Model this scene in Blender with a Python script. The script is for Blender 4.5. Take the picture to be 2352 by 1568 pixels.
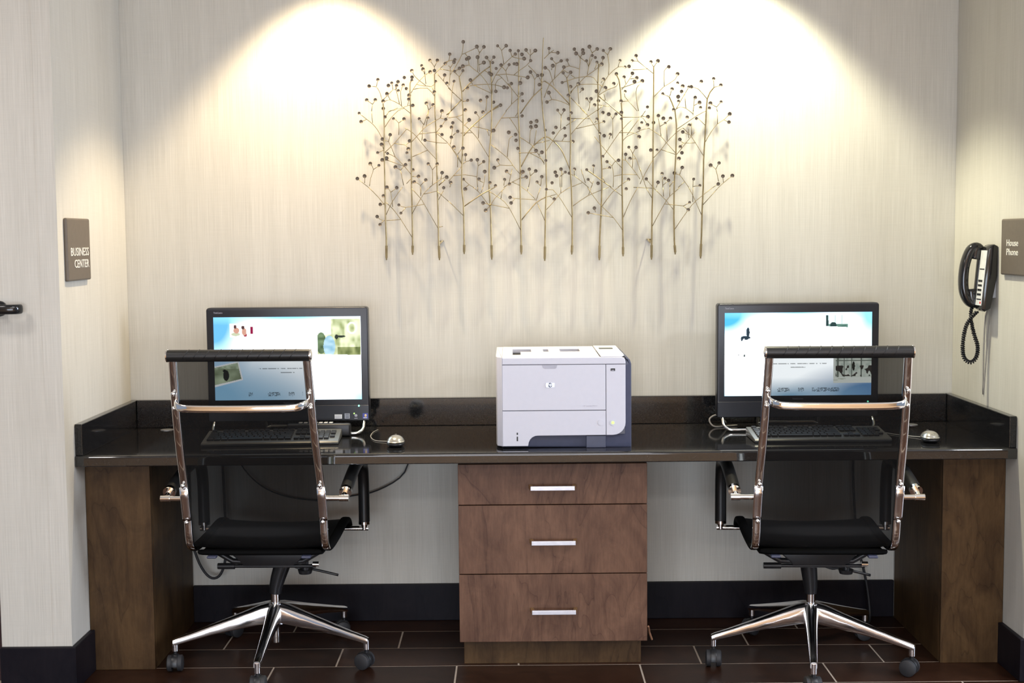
import bpy, bmesh, math, random
from mathutils import Vector, Matrix, Euler
R = math.radians
random.seed(7)
SC = bpy.context.scene
for o in list(bpy.data.objects):
    bpy.data.objects.remove(o, do_unlink=True)
COL = SC.collection

# ------------------------------------------------------------------ camera
cam = bpy.data.objects.new('camera', bpy.data.cameras.new('camera'))
COL.objects.link(cam)
cam.data.sensor_width = 36.0
cam.data.lens = 3015.4 / 2352 * 36.0
cam.data.clip_start = 0.05
cam.location = (-0.0995, -4.7699, 1.4098)
YAW, PITCH, ROLL = -0.0012, 0.0794, 0.0087
fw = Vector((math.sin(YAW) * math.cos(PITCH), math.cos(YAW) * math.cos(PITCH), -math.sin(PITCH)))
rt = Vector((math.cos(YAW), -math.sin(YAW), 0))
dn = fw.cross(rt)
r2 = math.cos(ROLL) * rt + math.sin(ROLL) * dn
d2 = -math.sin(ROLL) * rt + math.cos(ROLL) * dn
cam.rotation_euler = Matrix((r2, -d2, -fw)).transposed().to_euler()
SC.camera = cam

# ------------------------------------------------------------------ world, lamps, exposure
SC.view_settings.view_transform = 'Standard'
SC.view_settings.look = 'None'
SC.view_settings.gamma = 1.0
SC.view_settings.use_curve_mapping = False
SC.view_settings.exposure = 0.27
SC.cycles.use_denoising = True
SC.cycles.max_bounces = 8
SC.cycles.transparent_max_bounces = 16
SC.cycles.sample_clamp_indirect = 4.0
SC.cycles.caustics_reflective = False
SC.cycles.caustics_refractive = False
wd = bpy.data.worlds.new('world'); SC.world = wd; wd.use_nodes = True
wd.node_tree.nodes['Background'].inputs[0].default_value = (0.66, 0.78, 1.0, 1)
wd.node_tree.nodes['Background'].inputs[1].default_value = 0.30

def lamp(name, kind, loc, energy, color, aim=(0, 0, -1), **kw):
    l = bpy.data.lights.new(name, kind); l.energy = energy; l.color = color
    for k, v in kw.items(): setattr(l, k, v)
    o = bpy.data.objects.new(name, l); COL.objects.link(o); o.location = loc
    o.rotation_euler = Vector(aim).to_track_quat('-Z', 'Y').to_euler()
    return o
# two recessed downlights close to the back wall
lamp('downlight', 'SPOT', (-0.744, -0.30, 2.555), 92, (1.0, 0.80, 0.52), spot_size=R(92), spot_blend=0.40, shadow_soft_size=0.038)
lamp('downlight', 'SPOT', (0.690, -0.30, 2.565), 100, (1.0, 0.95, 0.70), spot_size=R(95), spot_blend=0.40, shadow_soft_size=0.038)
# unseen ceiling lights: first two placed from shadows, the others added as fill
lamp('lobby_key_fill', 'AREA', (-0.1, -3.3, 2.58), 24, (0.97, 0.97, 1.0), shape='RECTANGLE', size=1.5, size_y=0.8)
lamp('lobby_key_fill', 'AREA', (-2.3, -2.1, 2.58), 15, (1.0, 0.95, 0.92), shape='RECTANGLE', size=0.4, size_y=0.4)
lamp('lobby_key_fill', 'AREA', (2.3, -2.1, 2.58), 30, (0.88, 0.92, 1.0), shape='RECTANGLE', size=0.4, size_y=0.4)  # cool fill to brighten the left wall
lamp('lobby_key_fill', 'AREA', (0.0, -5.6, 2.56), 58, (0.96, 0.96, 1.0), shape='RECTANGLE', size=2.6, size_y=0.5)  # added to brighten the lobby floor that the chrome reflects
lamp('lobby_key_fill', 'AREA', (0.0, -6.5, 2.55), 70, (1.0, 0.86, 0.70), aim=(0, -1, -.8), shape='RECTANGLE', size=4.0, size_y=0.4)  # added to light the rear wall for brighter chrome reflections
# unseen area fills: one added behind the camera, one for right-side daylight
lamp('lobby_daylight_fill', 'AREA', (-0.6, -7.7, 0.75), 150, (0.68, 0.82, 1.0), aim=(0, 1, 0), shape='RECTANGLE', size=3.6, size_y=1.5)
lamp('lobby_daylight_fill', 'AREA', (4.4, -1.75, 1.75), 125, (0.76, 0.84, 1.0), aim=(-1, .18, -.12), shape='RECTANGLE', size=1.4, size_y=1.5)

# ------------------------------------------------------------------ materials
class NT:
    def __init__(s, name):
        s.m = bpy.data.materials.new(name); s.m.use_nodes = True
        s.t = s.m.node_tree; s.b = s.t.nodes['Principled BSDF']; s.out = s.t.nodes['Material Output']
    def n(s, t, **kw):
        x = s.t.nodes.new(t)
        for k, v in kw.items():
            if k.startswith('_'): x.inputs[int(k[1:])].default_value = v
            else: setattr(x, k, v)
        return x
    def l(s, a, b): s.t.links.new(a, b)
    def scale(s, vec, sc):
        m = s.n('ShaderNodeMapping'); m.inputs['Scale'].default_value = sc; s.l(vec, m.inputs[0]); return m.outputs[0]
    def noise(s, vec, scale=5, detail=3, rough=.5, dist=0.0):
        x = s.n('ShaderNodeTexNoise'); s.l(vec, x.inputs['Vector'])
        x.inputs['Scale'].default_value = scale; x.inputs['Detail'].default_value = detail
        x.inputs['Roughness'].default_value = rough; x.inputs['Distortion'].default_value = dist
        return x.outputs['Fac']
    def ramp(s, fac, stops):
        r = s.n('ShaderNodeValToRGB'); s.l(fac, r.inputs[0]); e = r.color_ramp.elements
        while len(e) < len(stops): e.new(.5)
        for i, (p, c) in enumerate(stops):
            e[i].position = p; e[i].color = (c + (1,)) if len(c) == 3 else c
        return r.outputs[0]
    def bump(s, h, strength, dist=0.001):
        b = s.n('ShaderNodeBump'); b.inputs['Strength'].default_value = strength; b.inputs['Distance'].default_value = dist
        s.l(h, b.inputs['Height']); s.l(b.outputs[0], s.b.inputs['Normal'])
    def p(s, **kw):
        for k, v in kw.items():
            s.b.inputs[k].default_value = v
        return s
M = {}
def plain(name, col, rough=.5, metal=0.0, spec=.5, emis=None, strength=0, coat=0, var=0.06, vs=60):
    t = NT(name); t.p(Roughness=rough, Metallic=metal); t.b.inputs['Specular IOR Level'].default_value = spec
    if coat: t.b.inputs['Coat Weight'].default_value = coat; t.b.inputs['Coat Roughness'].default_value = .06
    tc = t.n('ShaderNodeTexCoord')
    f = t.noise(tc.outputs['Object'], vs, 3)
    c = t.ramp(f, [(.3, tuple(x * (1 - var) for x in col)), (.7, tuple(min(1, x * (1 + var)) for x in col))])
    t.l(c, t.b.inputs['Base Color'])
    if emis:
        t.b.inputs['Emission Color'].default_value = emis + (1,); t.b.inputs['Emission Strength'].default_value = strength
    M[name] = t.m; return t

def linen(name, c0, c1):
    t = NT(name); t.p(Roughness=.82); t.b.inputs['Specular IOR Level'].default_value = .2
    g = t.n('ShaderNodeNewGeometry'); sx = t.n('ShaderNodeSeparateXYZ'); t.l(g.outputs['Position'], sx.inputs[0])
    ad = t.n('ShaderNodeMath', operation='ADD'); t.l(sx.outputs[0], ad.inputs[0]); t.l(sx.outputs[1], ad.inputs[1])
    cb = t.n('ShaderNodeCombineXYZ'); t.l(ad.outputs[0], cb.inputs[0]); t.l(sx.outputs[2], cb.inputs[2])
    v1 = t.noise(t.scale(cb.outputs[0], (330, 1, 5)), 1, 3, .6)
    v2 = t.noise(t.scale(cb.outputs[0], (9, 1, 420)), 1, 2, .6)
    v3 = t.noise(t.scale(cb.outputs[0], (22, 1, .6)), 1, 2, .5)
    a = t.n('ShaderNodeMath', operation='MULTIPLY_ADD'); t.l(v1, a.inputs[0]); a.inputs[1].default_value = .62
    b = t.n('ShaderNodeMath', operation='MULTIPLY_ADD'); t.l(v2, b.inputs[0]); b.inputs[1].default_value = .14
    c = t.n('ShaderNodeMath', operation='MULTIPLY'); t.l(v3, c.inputs[0]); c.inputs[1].default_value = .24
    t.l(c.outputs[0], b.inputs[2]); t.l(b.outputs[0], a.inputs[2])
    t.l(t.ramp(a.outputs[0], [(.34, c0), (.66, c1)]), t.b.inputs['Base Color'])
    t.bump(a.outputs[0], .12, .0006)
    M[name] = t.m
linen('wall_linen', (.515, .494, .436), (.640, .617, .553))

def wood(name, dark, mid, light, rough, sc=(2.2, 2.2, .55), rings=5.0, coat=0, objvar=.0, spec=.2):
    t = NT(name); t.p(Roughness=rough); t.b.inputs['Specular IOR Level'].default_value = spec
    if coat: t.b.inputs['Coat Weight'].default_value = coat; t.b.inputs['Coat Roughness'].default_value = .12
    tc = t.n('ShaderNodeTexCoord'); oi = t.n('ShaderNodeObjectInfo')
    of = t.n('ShaderNodeVectorMath', operation='SCALE'); of.inputs[0].default_value = (37, 11, 23); t.l(oi.outputs['Random'], of.inputs['Scale'])
    av = t.n('ShaderNodeVectorMath', operation='ADD'); t.l(tc.outputs['Object'], av.inputs[0]); t.l(of.outputs[0], av.inputs[1])
    v = av.outputs[0]
    n1 = t.noise(t.scale(v, sc), 1.6, 3, .55, 1.2)
    mul = t.n('ShaderNodeMath', operation='MULTIPLY'); t.l(n1, mul.inputs[0]); mul.inputs[1].default_value = rings
    fr = t.n('ShaderNodeMath', operation='FRACT'); t.l(mul.outputs[0], fr.inputs[0])
    ln = t.ramp(fr.outputs[0], [(.0, (.0,) * 3), (.05, (.75,) * 3), (.45, (1,) * 3), (.98, (.55,) * 3)])
    fine = t.noise(t.scale(v, (130, 130, 16)), 1, 5, .7)
    blot = t.noise(t.scale(v, (1.5, 1.5, .9)), 6, 6, .66, .8)
    m1 = t.n('ShaderNodeMath', operation='MULTIPLY_ADD'); t.l(ln, m1.inputs[0]); m1.inputs[1].default_value = .24
    m2 = t.n('ShaderNodeMath', operation='MULTIPLY_ADD'); t.l(fine, m2.inputs[0]); m2.inputs[1].default_value = .36
    m3 = t.n('ShaderNodeMath', operation='MULTIPLY'); t.l(blot, m3.inputs[0]); m3.inputs[1].default_value = .62
    t.l(m3.outputs[0], m2.inputs[2]); t.l(m2.outputs[0], m1.inputs[2])
    c = t.ramp(m1.outputs[0], [(.36, dark), (.58, mid), (.82, light)])
    if objvar:
        h = t.n('ShaderNodeHueSaturation'); mr = t.n('ShaderNodeMapRange'); t.l(oi.outputs['Random'], mr.inputs[0])
        mr.inputs[3].default_value = 1 - objvar; mr.inputs[4].default_value = 1 + objvar
        t.l(mr.outputs[0], h.inputs['Value']); t.l(c, h.inputs['Color']); c = h.outputs[0]
    t.l(c, t.b.inputs['Base Color'])
    t.bump(fine, .05, .0005)
    M[name] = t.m
wood('drawer_wood', (.056, .027, .017), (.106, .054, .034), (.180, .097, .060), .45, rings=9)
wood('panel_wood_shaded', (.022, .011, .004), (.050, .026, .010), (.090, .050, .020), .5, rings=7)  # darker than the drawer wood, with less light put into the colour
wood('tile_wood', (.010, .004, .002), (.022, .009, .005), (.042, .018, .010), .3, sc=(.5, 3, 3), rings=3, coat=0, objvar=.3)
wood('lobby_wood', (.52, .35, .21), (.64, .46, .30), (.74, .56, .38), .4, sc=(1, 1, .3))
wood('baseboard_wood', (.004, .0035, .005), (.007, .006, .009), (.012, .010, .013), .45, spec=.12)

def granite(name, coat):
    t = NT(name); t.p(Roughness=.07); t.b.inputs['Specular IOR Level'].default_value = .45
    g = t.n('ShaderNodeNewGeometry')
    n = t.noise(g.outputs['Position'], 420, 2, .6)
    n2 = t.noise(g.outputs['Position'], 130, 3, .6)
    a = t.n('ShaderNodeMath', operation='MULTIPLY_ADD'); t.l(n, a.inputs[0]); a.inputs[1].default_value = .7
    b = t.n('ShaderNodeMath', operation='MULTIPLY'); t.l(n2, b.inputs[0]); b.inputs[1].default_value = .3; t.l(b.outputs[0], a.inputs[2])
    t.l(t.ramp(a.outputs[0], [(.45, (.006, .006, .007)), (.62, (.018, .018, .019)), (.72, (.075, .075, .07))]), t.b.inputs['Base Color'])
    t.b.inputs['Coat Weight'].default_value = coat; t.b.inputs['Coat Roughness'].default_value = .05; t.b.inputs['Coat IOR'].default_value = 1.6
    M[name] = t.m
granite('granite', 0)
granite('granite_edge', .6)

plain('bounce_carpet', (.50, .34, .20), .95, spec=.1, var=.2, vs=25)
plain('grout', (.46, .38, .30), .8)
plain('chrome', (.93, .92, .90), .05, 1.0, var=.01)
plain('aluminium', (.95, .95, .97), .14, 1.0, var=.02)
plain('black_plastic', (.012, .012, .013), .38)
plain('black_gloss', (.010, .010, .011), .12)
plain('black_leather', (.011, .011, .011), .36, vs=300, var=.25)
plain('seat_cloth', (.004, .004, .004), .9, spec=.08)
plain('rubber', (.022, .022, .024), .6)
plain('bezel', (.013, .014, .019), .33)
plain('bezel_side', (.008, .008, .010), .4)
plain('printer_white', (.60, .60, .66), .42, var=.012)
plain('printer_seam', (.10, .10, .12), .6)
plain('printer_dark', (.050, .056, .095), .45)
plain('printer_slot', (.008, .008, .008), .6)
plain('printer_grey', (.13, .14, .13), .35)
plain('badge_silver', (.72, .76, .86), .25, .4)
plain('badge_ink', (.04, .05, .09), .4)
plain('print_grey', (.42, .42, .48), .5)
plain('satin_nickel', (.66, .65, .69), .3, .4)
plain('handle_lit_gold', (.62, .44, .20), .3, .9)  # gold of the lit posts put into the colour
plain('sign_brown', (.115, .092, .070), .42)
plain('sign_letter', (.80, .78, .70), .5)
plain('phone_white', (.80, .80, .78), .35)
plain('red_mark', (.7, .03, .04), .5)
plain('bracket_grey', (.33, .34, .36), .5)
plain('wire_grey', (.33, .31, .28), .5)
plain('silver_plastic', (.42, .42, .43), .28, .55)
plain('mouse_silver', (.50, .49, .45), .22, .75)
plain('keycap', (.02, .02, .022), .28)
plain('key_deck', (.14, .14, .135), .33, .4)
plain('sculpture_metal', (.32, .255, .135), .38, .7, var=.22, vs=40)
plain('sculpture_cup', (.19, .155, .115), .42, .15, var=.15, vs=90)
plain('sticker_white', (.78, .80, .80), .5)
plain('sticker_grey', (.42, .45, .50), .5)
plain('sticker_blue', (.06, .08, .42), .4)
plain('sticker_flag', (.86, .62, .30), .4)
plain('led_green', (.1, .7, .4), .4, emis=(.25, 1.0, .62), strength=2.2)
plain('led_lime', (.3, .7, .1), .4, emis=(.55, .95, .25), strength=.9)
plain('ceiling_paint', (.80, .78, .75), .9)
plain('lobby_paint', (.42, .34, .26), .9)
plain('tan_strip', (.40, .20, .11), .6)
plain('seam_tape', (.50, .44, .36), .8)
plain('door_wood', (.035, .014, .014), .4)

def sling():
    t = NT('sling_mesh'); t.p(Roughness=.55); t.b.inputs['Base Color'].default_value = (.006, .006, .006, 1); t.b.inputs['Specular IOR Level'].default_value = .15
    tr = t.n('ShaderNodeBsdfTransparent'); mx = t.n('ShaderNodeMixShader'); lw = t.n('ShaderNodeLayerWeight'); lw.inputs[0].default_value = .35
    f = t.ramp(lw.outputs['Facing'], [(.0, (.785,) * 3), (.55, (.93,) * 3), (.9, (1, 1, 1))])
    t.l(f, mx.inputs[0]); t.l(tr.outputs[0], mx.inputs[1]); t.l(t.b.outputs[0], mx.inputs[2]); t.l(mx.outputs[0], t.out.inputs[0])
    M['sling_mesh'] = t.m
sling()
def screen_mat():
    t = NT('screen_picture')
    a = t.n('ShaderNodeAttribute', attribute_name='Col'); e = t.n('ShaderNodeEmission'); t.l(a.outputs['Color'], e.inputs[0])
    e.inputs[1].default_value = 1.0; t.l(e.outputs[0], t.out.inputs[0]); M['screen_picture'] = t.m
screen_mat()

# ------------------------------------------------------------------ helpers
def finish(name, bm, mat, parent=None, smooth=False, angle=None, org=None):
    if org is not None: bmesh.ops.translate(bm, verts=bm.verts, vec=-Vector(org))
    me = bpy.data.meshes.new(name); bm.normal_update(); bm.to_mesh(me); bm.free()
    if smooth:
        for p in me.polygons: p.use_smooth = True
        if angle:
            me.set_sharp_from_angle(angle=R(angle))
    o = bpy.data.objects.new(name, me); COL.objects.link(o)
    if isinstance(mat, str): mat = M[mat]
    me.materials.append(mat)
    if parent is not None: o.parent = parent
    return o
def thing(name, label, cat, loc=(0, 0, 0), rz=0.0, group=None):
    o = bpy.data.objects.new(name, None); COL.objects.link(o); o.empty_display_size = .05
    o.location = loc; o.rotation_euler = (0, 0, rz)
    tag(o, label, cat, group); return o
def tag(o, label, cat=None, group=None):
    o['label'] = label
    if cat: o['category'] = cat
    if group: o['group'] = group
    return o
def structure(o): o['kind'] = 'structure'; return o
def NB(): return bmesh.new()
def box(bm, lo, hi, bev=0.0, seg=2):
    lo = Vector(lo); hi = Vector(hi)
    r = bmesh.ops.create_cube(bm, size=1.0, matrix=Matrix.Translation((lo + hi) / 2) @ Matrix.Diagonal(Vector((hi[0] - lo[0], hi[1] - lo[1], hi[2] - lo[2], 1))))
    if bev:
        es = list({e for v in r['verts'] for e in v.link_edges})
        bmesh.ops.bevel(bm, geom=es, offset=bev, segments=seg, affect='EDGES', profile=.5)
    return bm
def ring_sweep(bm, rings, cap=True, closed=False):
    vs = [[bm.verts.new(p) for p in r] for r in rings]
    n = len(vs[0])
    for a, b in zip(vs[:-1], vs[1:]):
        for i in range(n):
            bm.faces.new((a[i], a[(i + 1) % n], b[(i + 1) % n], b[i]))
    if cap:
        bm.faces.new(list(reversed(vs[0]))); bm.faces.new(vs[-1])
    return bm
def smooth_path(pts, k=4):
    P = [Vector(p) for p in pts]; out = []
    for i in range(len(P) - 1):
        p0 = P[max(0, i - 1)]; p1 = P[i]; p2 = P[i + 1]; p3 = P[min(len(P) - 1, i + 2)]
        for j in range(k):
            t = j / k
            out.append(.5 * ((2 * p1) + (p2 - p0) * t + (2 * p0 - 5 * p1 + 4 * p2 - p3) * t * t + (3 * p1 - p0 - 3 * p2 + p3) * t ** 3))
    out.append(P[-1]); return out
def tube(bm, pts, r, n=8, k=0, r1=None):
    P = smooth_path(pts, k) if k else [Vector(p) for p in pts]
    rings = []; prev = None
    for i, p in enumerate(P):
        T = (P[min(i + 1, len(P) - 1)] - P[max(i - 1, 0)]).normalized()
        if prev is None:
            u = T.orthogonal().normalized()
        else:
            u = (prev - T * prev.dot(T)).normalized()
        prev = u; w = T.cross(u)
        rr = r if r1 is None else r + (r1 - r) * i / (len(P) - 1)
        rings.append([p + rr * (math.cos(2 * math.pi * a / n) * u + math.sin(2 * math.pi * a / n) * w) for a in range(n)])
    return ring_sweep(bm, rings)
def strap(bm, pts, w, t, axis, k=0, n=12, pw=.5):
    """flat rounded bar: w along axis, t across"""
    P = smooth_path(pts, k) if k else [Vector(p) for p in pts]; A = Vector(axis).normalized(); rings = []
    for i, p in enumerate(P):
        T = (P[min(i + 1, len(P) - 1)] - P[max(i - 1, 0)]).normalized()
        a = (A - T * A.dot(T)).normalized(); N = T.cross(a)
        ring = []
        for j in range(n):
            th = 2 * math.pi * (j + .5) / n; c, s = math.cos(th), math.sin(th)
            ring.append(p + a * (w / 2) * math.copysign(abs(c) ** pw, c) + N * (t / 2) * math.copysign(abs(s) ** pw, s))
        rings.append(ring)
    return ring_sweep(bm, rings)
def cyl(bm, a, b, r, n=16, r2=None):
    return tube(bm, [a, b], r, n, 0, r2)
def prism(bm, poly, lo, hi, plane='xz', bev=0, seg=2):
    """extrude a 2D polygon; plane xz -> along y, xy -> along z, yz -> along x"""
    def P(a, b, c):
        return {'xz': (a, c, b), 'xy': (a, b, c), 'yz': (c, a, b)}[plane]
    v0 = [bm.verts.new(P(a, b, lo)) for a, b in poly]; v1 = [bm.verts.new(P(a, b, hi)) for a, b in poly]
    n = len(poly); fs = []
    for i in range(n): fs.append(bm.faces.new((v0[i], v0[(i + 1) % n], v1[(i + 1) % n], v1[i])))
    f0 = bm.faces.new(list(reversed(v0))); f1 = bm.faces.new(v1); fs += [f0, f1]
    bmesh.ops.recalc_face_normals(bm, faces=fs)
    if bev:
        es = list(set(f0.edges) | set(f1.edges))
        bmesh.ops.bevel(bm, geom=es, offset=bev, segments=seg, affect='EDGES', profile=.5)
    return bm
def ell(bm, c, r, u=16, v=10):
    r = Vector((r, r, r)) if not hasattr(r, '__len__') else Vector(r)
    bmesh.ops.create_uvsphere(bm, u_segments=u, v_segments=v, radius=1, matrix=Matrix.Translation(c) @ Matrix.Diagonal((r[0], r[1], r[2], 1)))
    return bm
def arc(cx, cy, r, a0, a1, n=6):
    return [(cx + r * math.cos(R(a0 + (a1 - a0) * i / n)), cy + r * math.sin(R(a0 + (a1 - a0) * i / n))) for i in range(n + 1)]
def rrect(x0, y0, x1, y1, r, n=4):
    return arc(x1 - r, y0 + r, r, -90, 0, n) + arc(x1 - r, y1 - r, r, 0, 90, n) + arc(x0 + r, y1 - r, r, 90, 180, n) + arc(x0 + r, y0 + r, r, 180, 270, n)
def lettering(name, body, size, mat, parent, mtx, extrude=.0006, sx=1.0, align='LEFT'):
    c = bpy.data.curves.new(name, 'FONT'); c.body = body; c.size = size; c.extrude = extrude; c.align_x = align; c.resolution_u = 2
    tmp = bpy.data.objects.new(name, c); COL.objects.link(tmp)
    dg = bpy.context.evaluated_depsgraph_get(); dg.update()
    me = bpy.data.meshes.new_from_object(tmp.evaluated_get(dg)); bpy.data.objects.remove(tmp)
    me.transform(mtx @ Matrix.Diagonal((sx, 1, 1, 1))); me.materials.clear(); me.materials.append(M[mat])
    o = bpy.data.objects.new(name, me); COL.objects.link(o); o.parent = parent
    return o
# text frames: facing -y (front), facing +x (left wall), facing -x (right wall)
def face_front(x, y, z): return Matrix.Translation((x, y, z)) @ Matrix.Rotation(R(90), 4, 'X')
def face_posx(x, y, z): return Matrix.Translation((x, y, z)) @ Matrix.Rotation(R(90), 4, 'Z') @ Matrix.Rotation(R(90), 4, 'X')
def face_negx(x, y, z): return Matrix.Translation((x, y, z)) @ Matrix.Rotation(R(-90), 4, 'Z') @ Matrix.Rotation(R(90), 4, 'X')
# ================================================================== the room
ZC = 2.62
structure(finish('wall_back', box(NB(), (-1.72, 0, 0), (1.75, .1, ZC)), 'wall_linen'))
wl = structure(finish('wall_left', box(NB(), (-1.722, -.72, 0), (-1.5, 0, ZC), .003), 'wall_linen'))
structure(finish('wall_right', box(NB(), (1.5, -.72, 0), (2.7, 0, ZC), .003), 'wall_linen'))
structure(finish('ceiling', box(NB(), (-5, -8.1, ZC), (5, .1, ZC + .05)), 'ceiling_paint'))
structure(finish('wall_rear', box(NB(), (-5, -8.1, 0), (5, -8.0, ZC)), 'lobby_wood'))
structure(finish('door_1', box(NB(), (-2.70, -.64, 0), (-1.727, -.60, 2.1), .003), 'door_wood'))
structure(finish('wall_side', box(NB(), (-5, -.60, 0), (-1.727, -.5, ZC)), 'wall_linen'))
# clear guard wrapped round the outer corner of the left wall
prism_bm = prism(NB(), [(-1.4988, -.655), (-1.4988, -.7212), (-1.556, -.7212), (-1.556, -.7195), (-1.5005, -.7195), (-1.5005, -.655)], .137, ZC, 'xy')
structure(finish('trim_1', prism_bm, 'wall_linen'))

# floor: a mortar bed with every plank tile laid on it
fl = structure(finish('floor', box(NB(), (-5, -8.1, -.06), (5, .1, -.0010)), 'grout'))
ROW, TL, GAP = .1915, .604, .0062
def tile_mesh(x0, x1, y0, y1):
    return box(NB(), (x0, y0, -.006), (x1, y1, 0))
shared = {}
for k in range(-1, 18):
    y1 = -.1475 - ROW * k; y0 = y1 - ROW
    off = -1.30 + (.40, .20, .0)[(k + 1) % 3] if False else -1.30 + {0: .19, 1: .0, 2: .40}[k % 3]
    lim = (-1.497, 1.497) if y0 > -.73 else (-2.9, 2.9)
    ya, yb = y0 + GAP / 2, min(y1 - GAP / 2, -.002)
    if y0 > -.73 and k == 3: pass
    j = -4
    while off + j * TL < lim[1]:
        a = off + j * TL; b = a + TL; j += 1
        a2, b2 = max(a, lim[0]), min(b, lim[1])
        if b2 - a2 < .02: continue
        a2 += GAP / 2; b2 -= GAP / 2
        key = (round(b2 - a2, 3), round(yb - ya, 3))
        cx, cy = (a2 + b2) / 2, (ya + yb) / 2
        if key in shared:
            o = shared[key].copy(); COL.objects.link(o)
        else:
            o = finish('tile', tile_mesh(-(b2 - a2) / 2, (b2 - a2) / 2, -(yb - ya) / 2, (yb - ya) / 2), 'tile_wood', fl); shared[key] = o
        o.name = 'tile'; o.location = (cx, cy, 0); o.parent = fl
far = finish('bounce_carpet', box(NB(), (-4.9, -8.0, -.006), (4.9, -.1475 - ROW * 18 - .004, -.0005)), 'bounce_carpet', fl)  # unseen floor area added for warm bounce and chrome reflections

# baseboards
structure(finish('baseboard_back', box(NB(), (-1.29, -.016, 0), (1.295, -.0005, .137), .003), 'baseboard_wood'))
def base_l(name, poly):
    structure(finish(name, prism(NB(), poly, 0, .137, 'xy', .003), 'baseboard_wood'))
base_l('baseboard_left', [(-1.499, -.547), (-1.499, -.7205), (-1.721, -.7205), (-1.721, -.737), (-1.483, -.737), (-1.483, -.547)])
base_l('baseboard_right', [(1.499, -.547), (1.483, -.547), (1.483, -.737), (2.69, -.737), (2.69, -.7205), (1.499, -.7205)])

# ================================================================== built-in desk
ct = thing('desk_counter', 'long polished black granite desk counter with raised splash edges along the alcove walls', 'counter', (0, -.32, .692))
O_ = (0, -.32, .692)
finish('worktop', box(NB(), (-1.4985, -.6278, .692), (1.4985, -.001, .727), .001, 1), 'granite', ct, False, None, O_)
ep = [(-.628, .7268), (-.628, .692), (-.633, .692)] + arc(-.633, .695, .003, 270, 180, 3)[1:] + arc(-.6265, .7175, .0095, 180, 99, 12)
o = finish('front_edge', prism(NB(), ep, -1.4985, 1.4985, 'yz'), 'granite_edge', ct, False, None, O_); o['label'] = 'polished rounded front edge'
finish('backsplash', box(NB(), (-1.4745, -.022, .7272), (1.4745, -.001, .828), .002), 'granite', ct, False, None, O_)
for s in (-1, 1):
    finish('side_splash', box(NB(), (min(s * 1.4985, s * 1.4755), -.629, .7272), (max(s * 1.4985, s * 1.4755), -.001, .828), .002), 'granite', ct, False, None, O_)
for x, y in ((-1.352, -.075), (1.322, -.105)):
    g = cyl(NB(), (x, y, .7268), (x, y, .7288), .023, 20)
    o = finish('cable_grommet', g, 'silver_plastic', ct, False, None, O_); o['label'] = 'small grey round cable cover'

e1 = thing('desk_end_panel', 'shade-toned brown wooden desk end column under the counter at the left wall', 'desk panel', (-1.394, -.27, 0))
finish('column_panel', box(NB(), (-1.4985, -.545, .0), (-1.288, -.525, .6915), .002), 'panel_wood_shaded', e1, False, None, (-1.394, -.27, 0))
finish('inner_panel', box(NB(), (-1.306, -.5248, .0), (-1.288, -.017, .6915), .002), 'panel_wood_shaded', e1, False, None, (-1.394, -.27, 0))
e2 = thing('desk_end_panel', 'shade-toned brown wooden desk end column under the counter at the right wall below the telephone', 'desk panel', (1.394, -.27, 0))
finish('column_panel', box(NB(), (1.295, -.545, .0), (1.4985, -.525, .6915), .002), 'panel_wood_shaded', e2, False, None, (1.394, -.27, 0))
finish('inner_panel', box(NB(), (1.295, -.5248, .0), (1.315, -.017, .6915), .002), 'panel_wood_shaded', e2, False, None, (1.394, -.27, 0))
e1['group'] = e2['group'] = 'wooden end columns of the desk'

cb = thing('drawer_cabinet', 'brown stained wood cabinet of three drawers below the printer in the middle of the desk', 'cabinet', (.022, -.28, 0))
CO = (.022, -.28, 0)
finish('carcass', box(NB(), (-.280, -.538, .088), (.326, -.017, .6905), .002), 'panel_wood_shaded', cb, False, None, CO)
finish('toe_kick', box(NB(), (-.272, -.510, 0), (.314, -.03, .0878), .001), 'panel_wood_shaded', cb, False, None, CO)
for (z0, z1, hz, hx) in ((.5435, .676, .603, .022), (.315, .5405, .424, .024), (.088, .312, .196, .024)):
    d = finish('drawer', box(NB(), (-.284, -.560, z0), (.330, -.5385, z1), .0015), 'drawer_wood', cb, False, None, CO)
    h = box(NB(), (hx - .0715, -.602, hz - .007), (hx + .0715, -.594, hz + .007), .0015)
    o = finish('handle', h, 'satin_nickel', d, False, None, CO); o['label'] = 'pale metal bar pull'
    for s in (-1, 1):
        h = prism(NB(), [(hx + s * .0715, -.5995), (hx + s * .0620, -.5942), (hx + s * .0660, -.5602), (hx + s * .0775, -.5602)], hz - .0065, hz + .0065, 'xy', .0008, 1)
        finish('handle_post', h, 'handle_lit_gold', d, False, None, CO)
st = NB(); tube(st, [(.340, -.5, .118), (.346, -.47, .09), (.357, -.45, .058)], .0035, 6)
o = finish('edge_strip', st, 'tan_strip', cb, False, None, CO); o['label'] = 'thin tan strip peeling off the lower right edge'

# ================================================================== signs
def fit_text(name, body, w, h, mat, parent, mtx, ext=.0012):
    o = lettering(name, body, 1.0, mat, parent, Matrix.Identity(4), 0.0)
    me = o.data; xs = [v.co.x for v in me.vertices]; ys = [v.co.y for v in me.vertices]
    sx = w / (max(xs) - min(xs)); sy = h / (max(ys) - min(ys)); x0, y0 = min(xs), min(ys)
    bm = NB(); bm.from_mesh(me)
    for v in bm.verts: v.co = Vector(((v.co.x - x0) * sx, (v.co.y - y0) * sy, 0))
    r = bmesh.ops.extrude_face_region(bm, geom=bm.faces[:])
    bmesh.ops.translate(bm, verts=[v for v in r['geom'] if isinstance(v, bmesh.types.BMVert)], vec=(0, 0, ext))
    bmesh.ops.transform(bm, matrix=mtx, verts=bm.verts)
    bmesh.ops.recalc_face_normals(bm, faces=bm.faces)
    bm.to_mesh(me); bm.free(); return o
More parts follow.
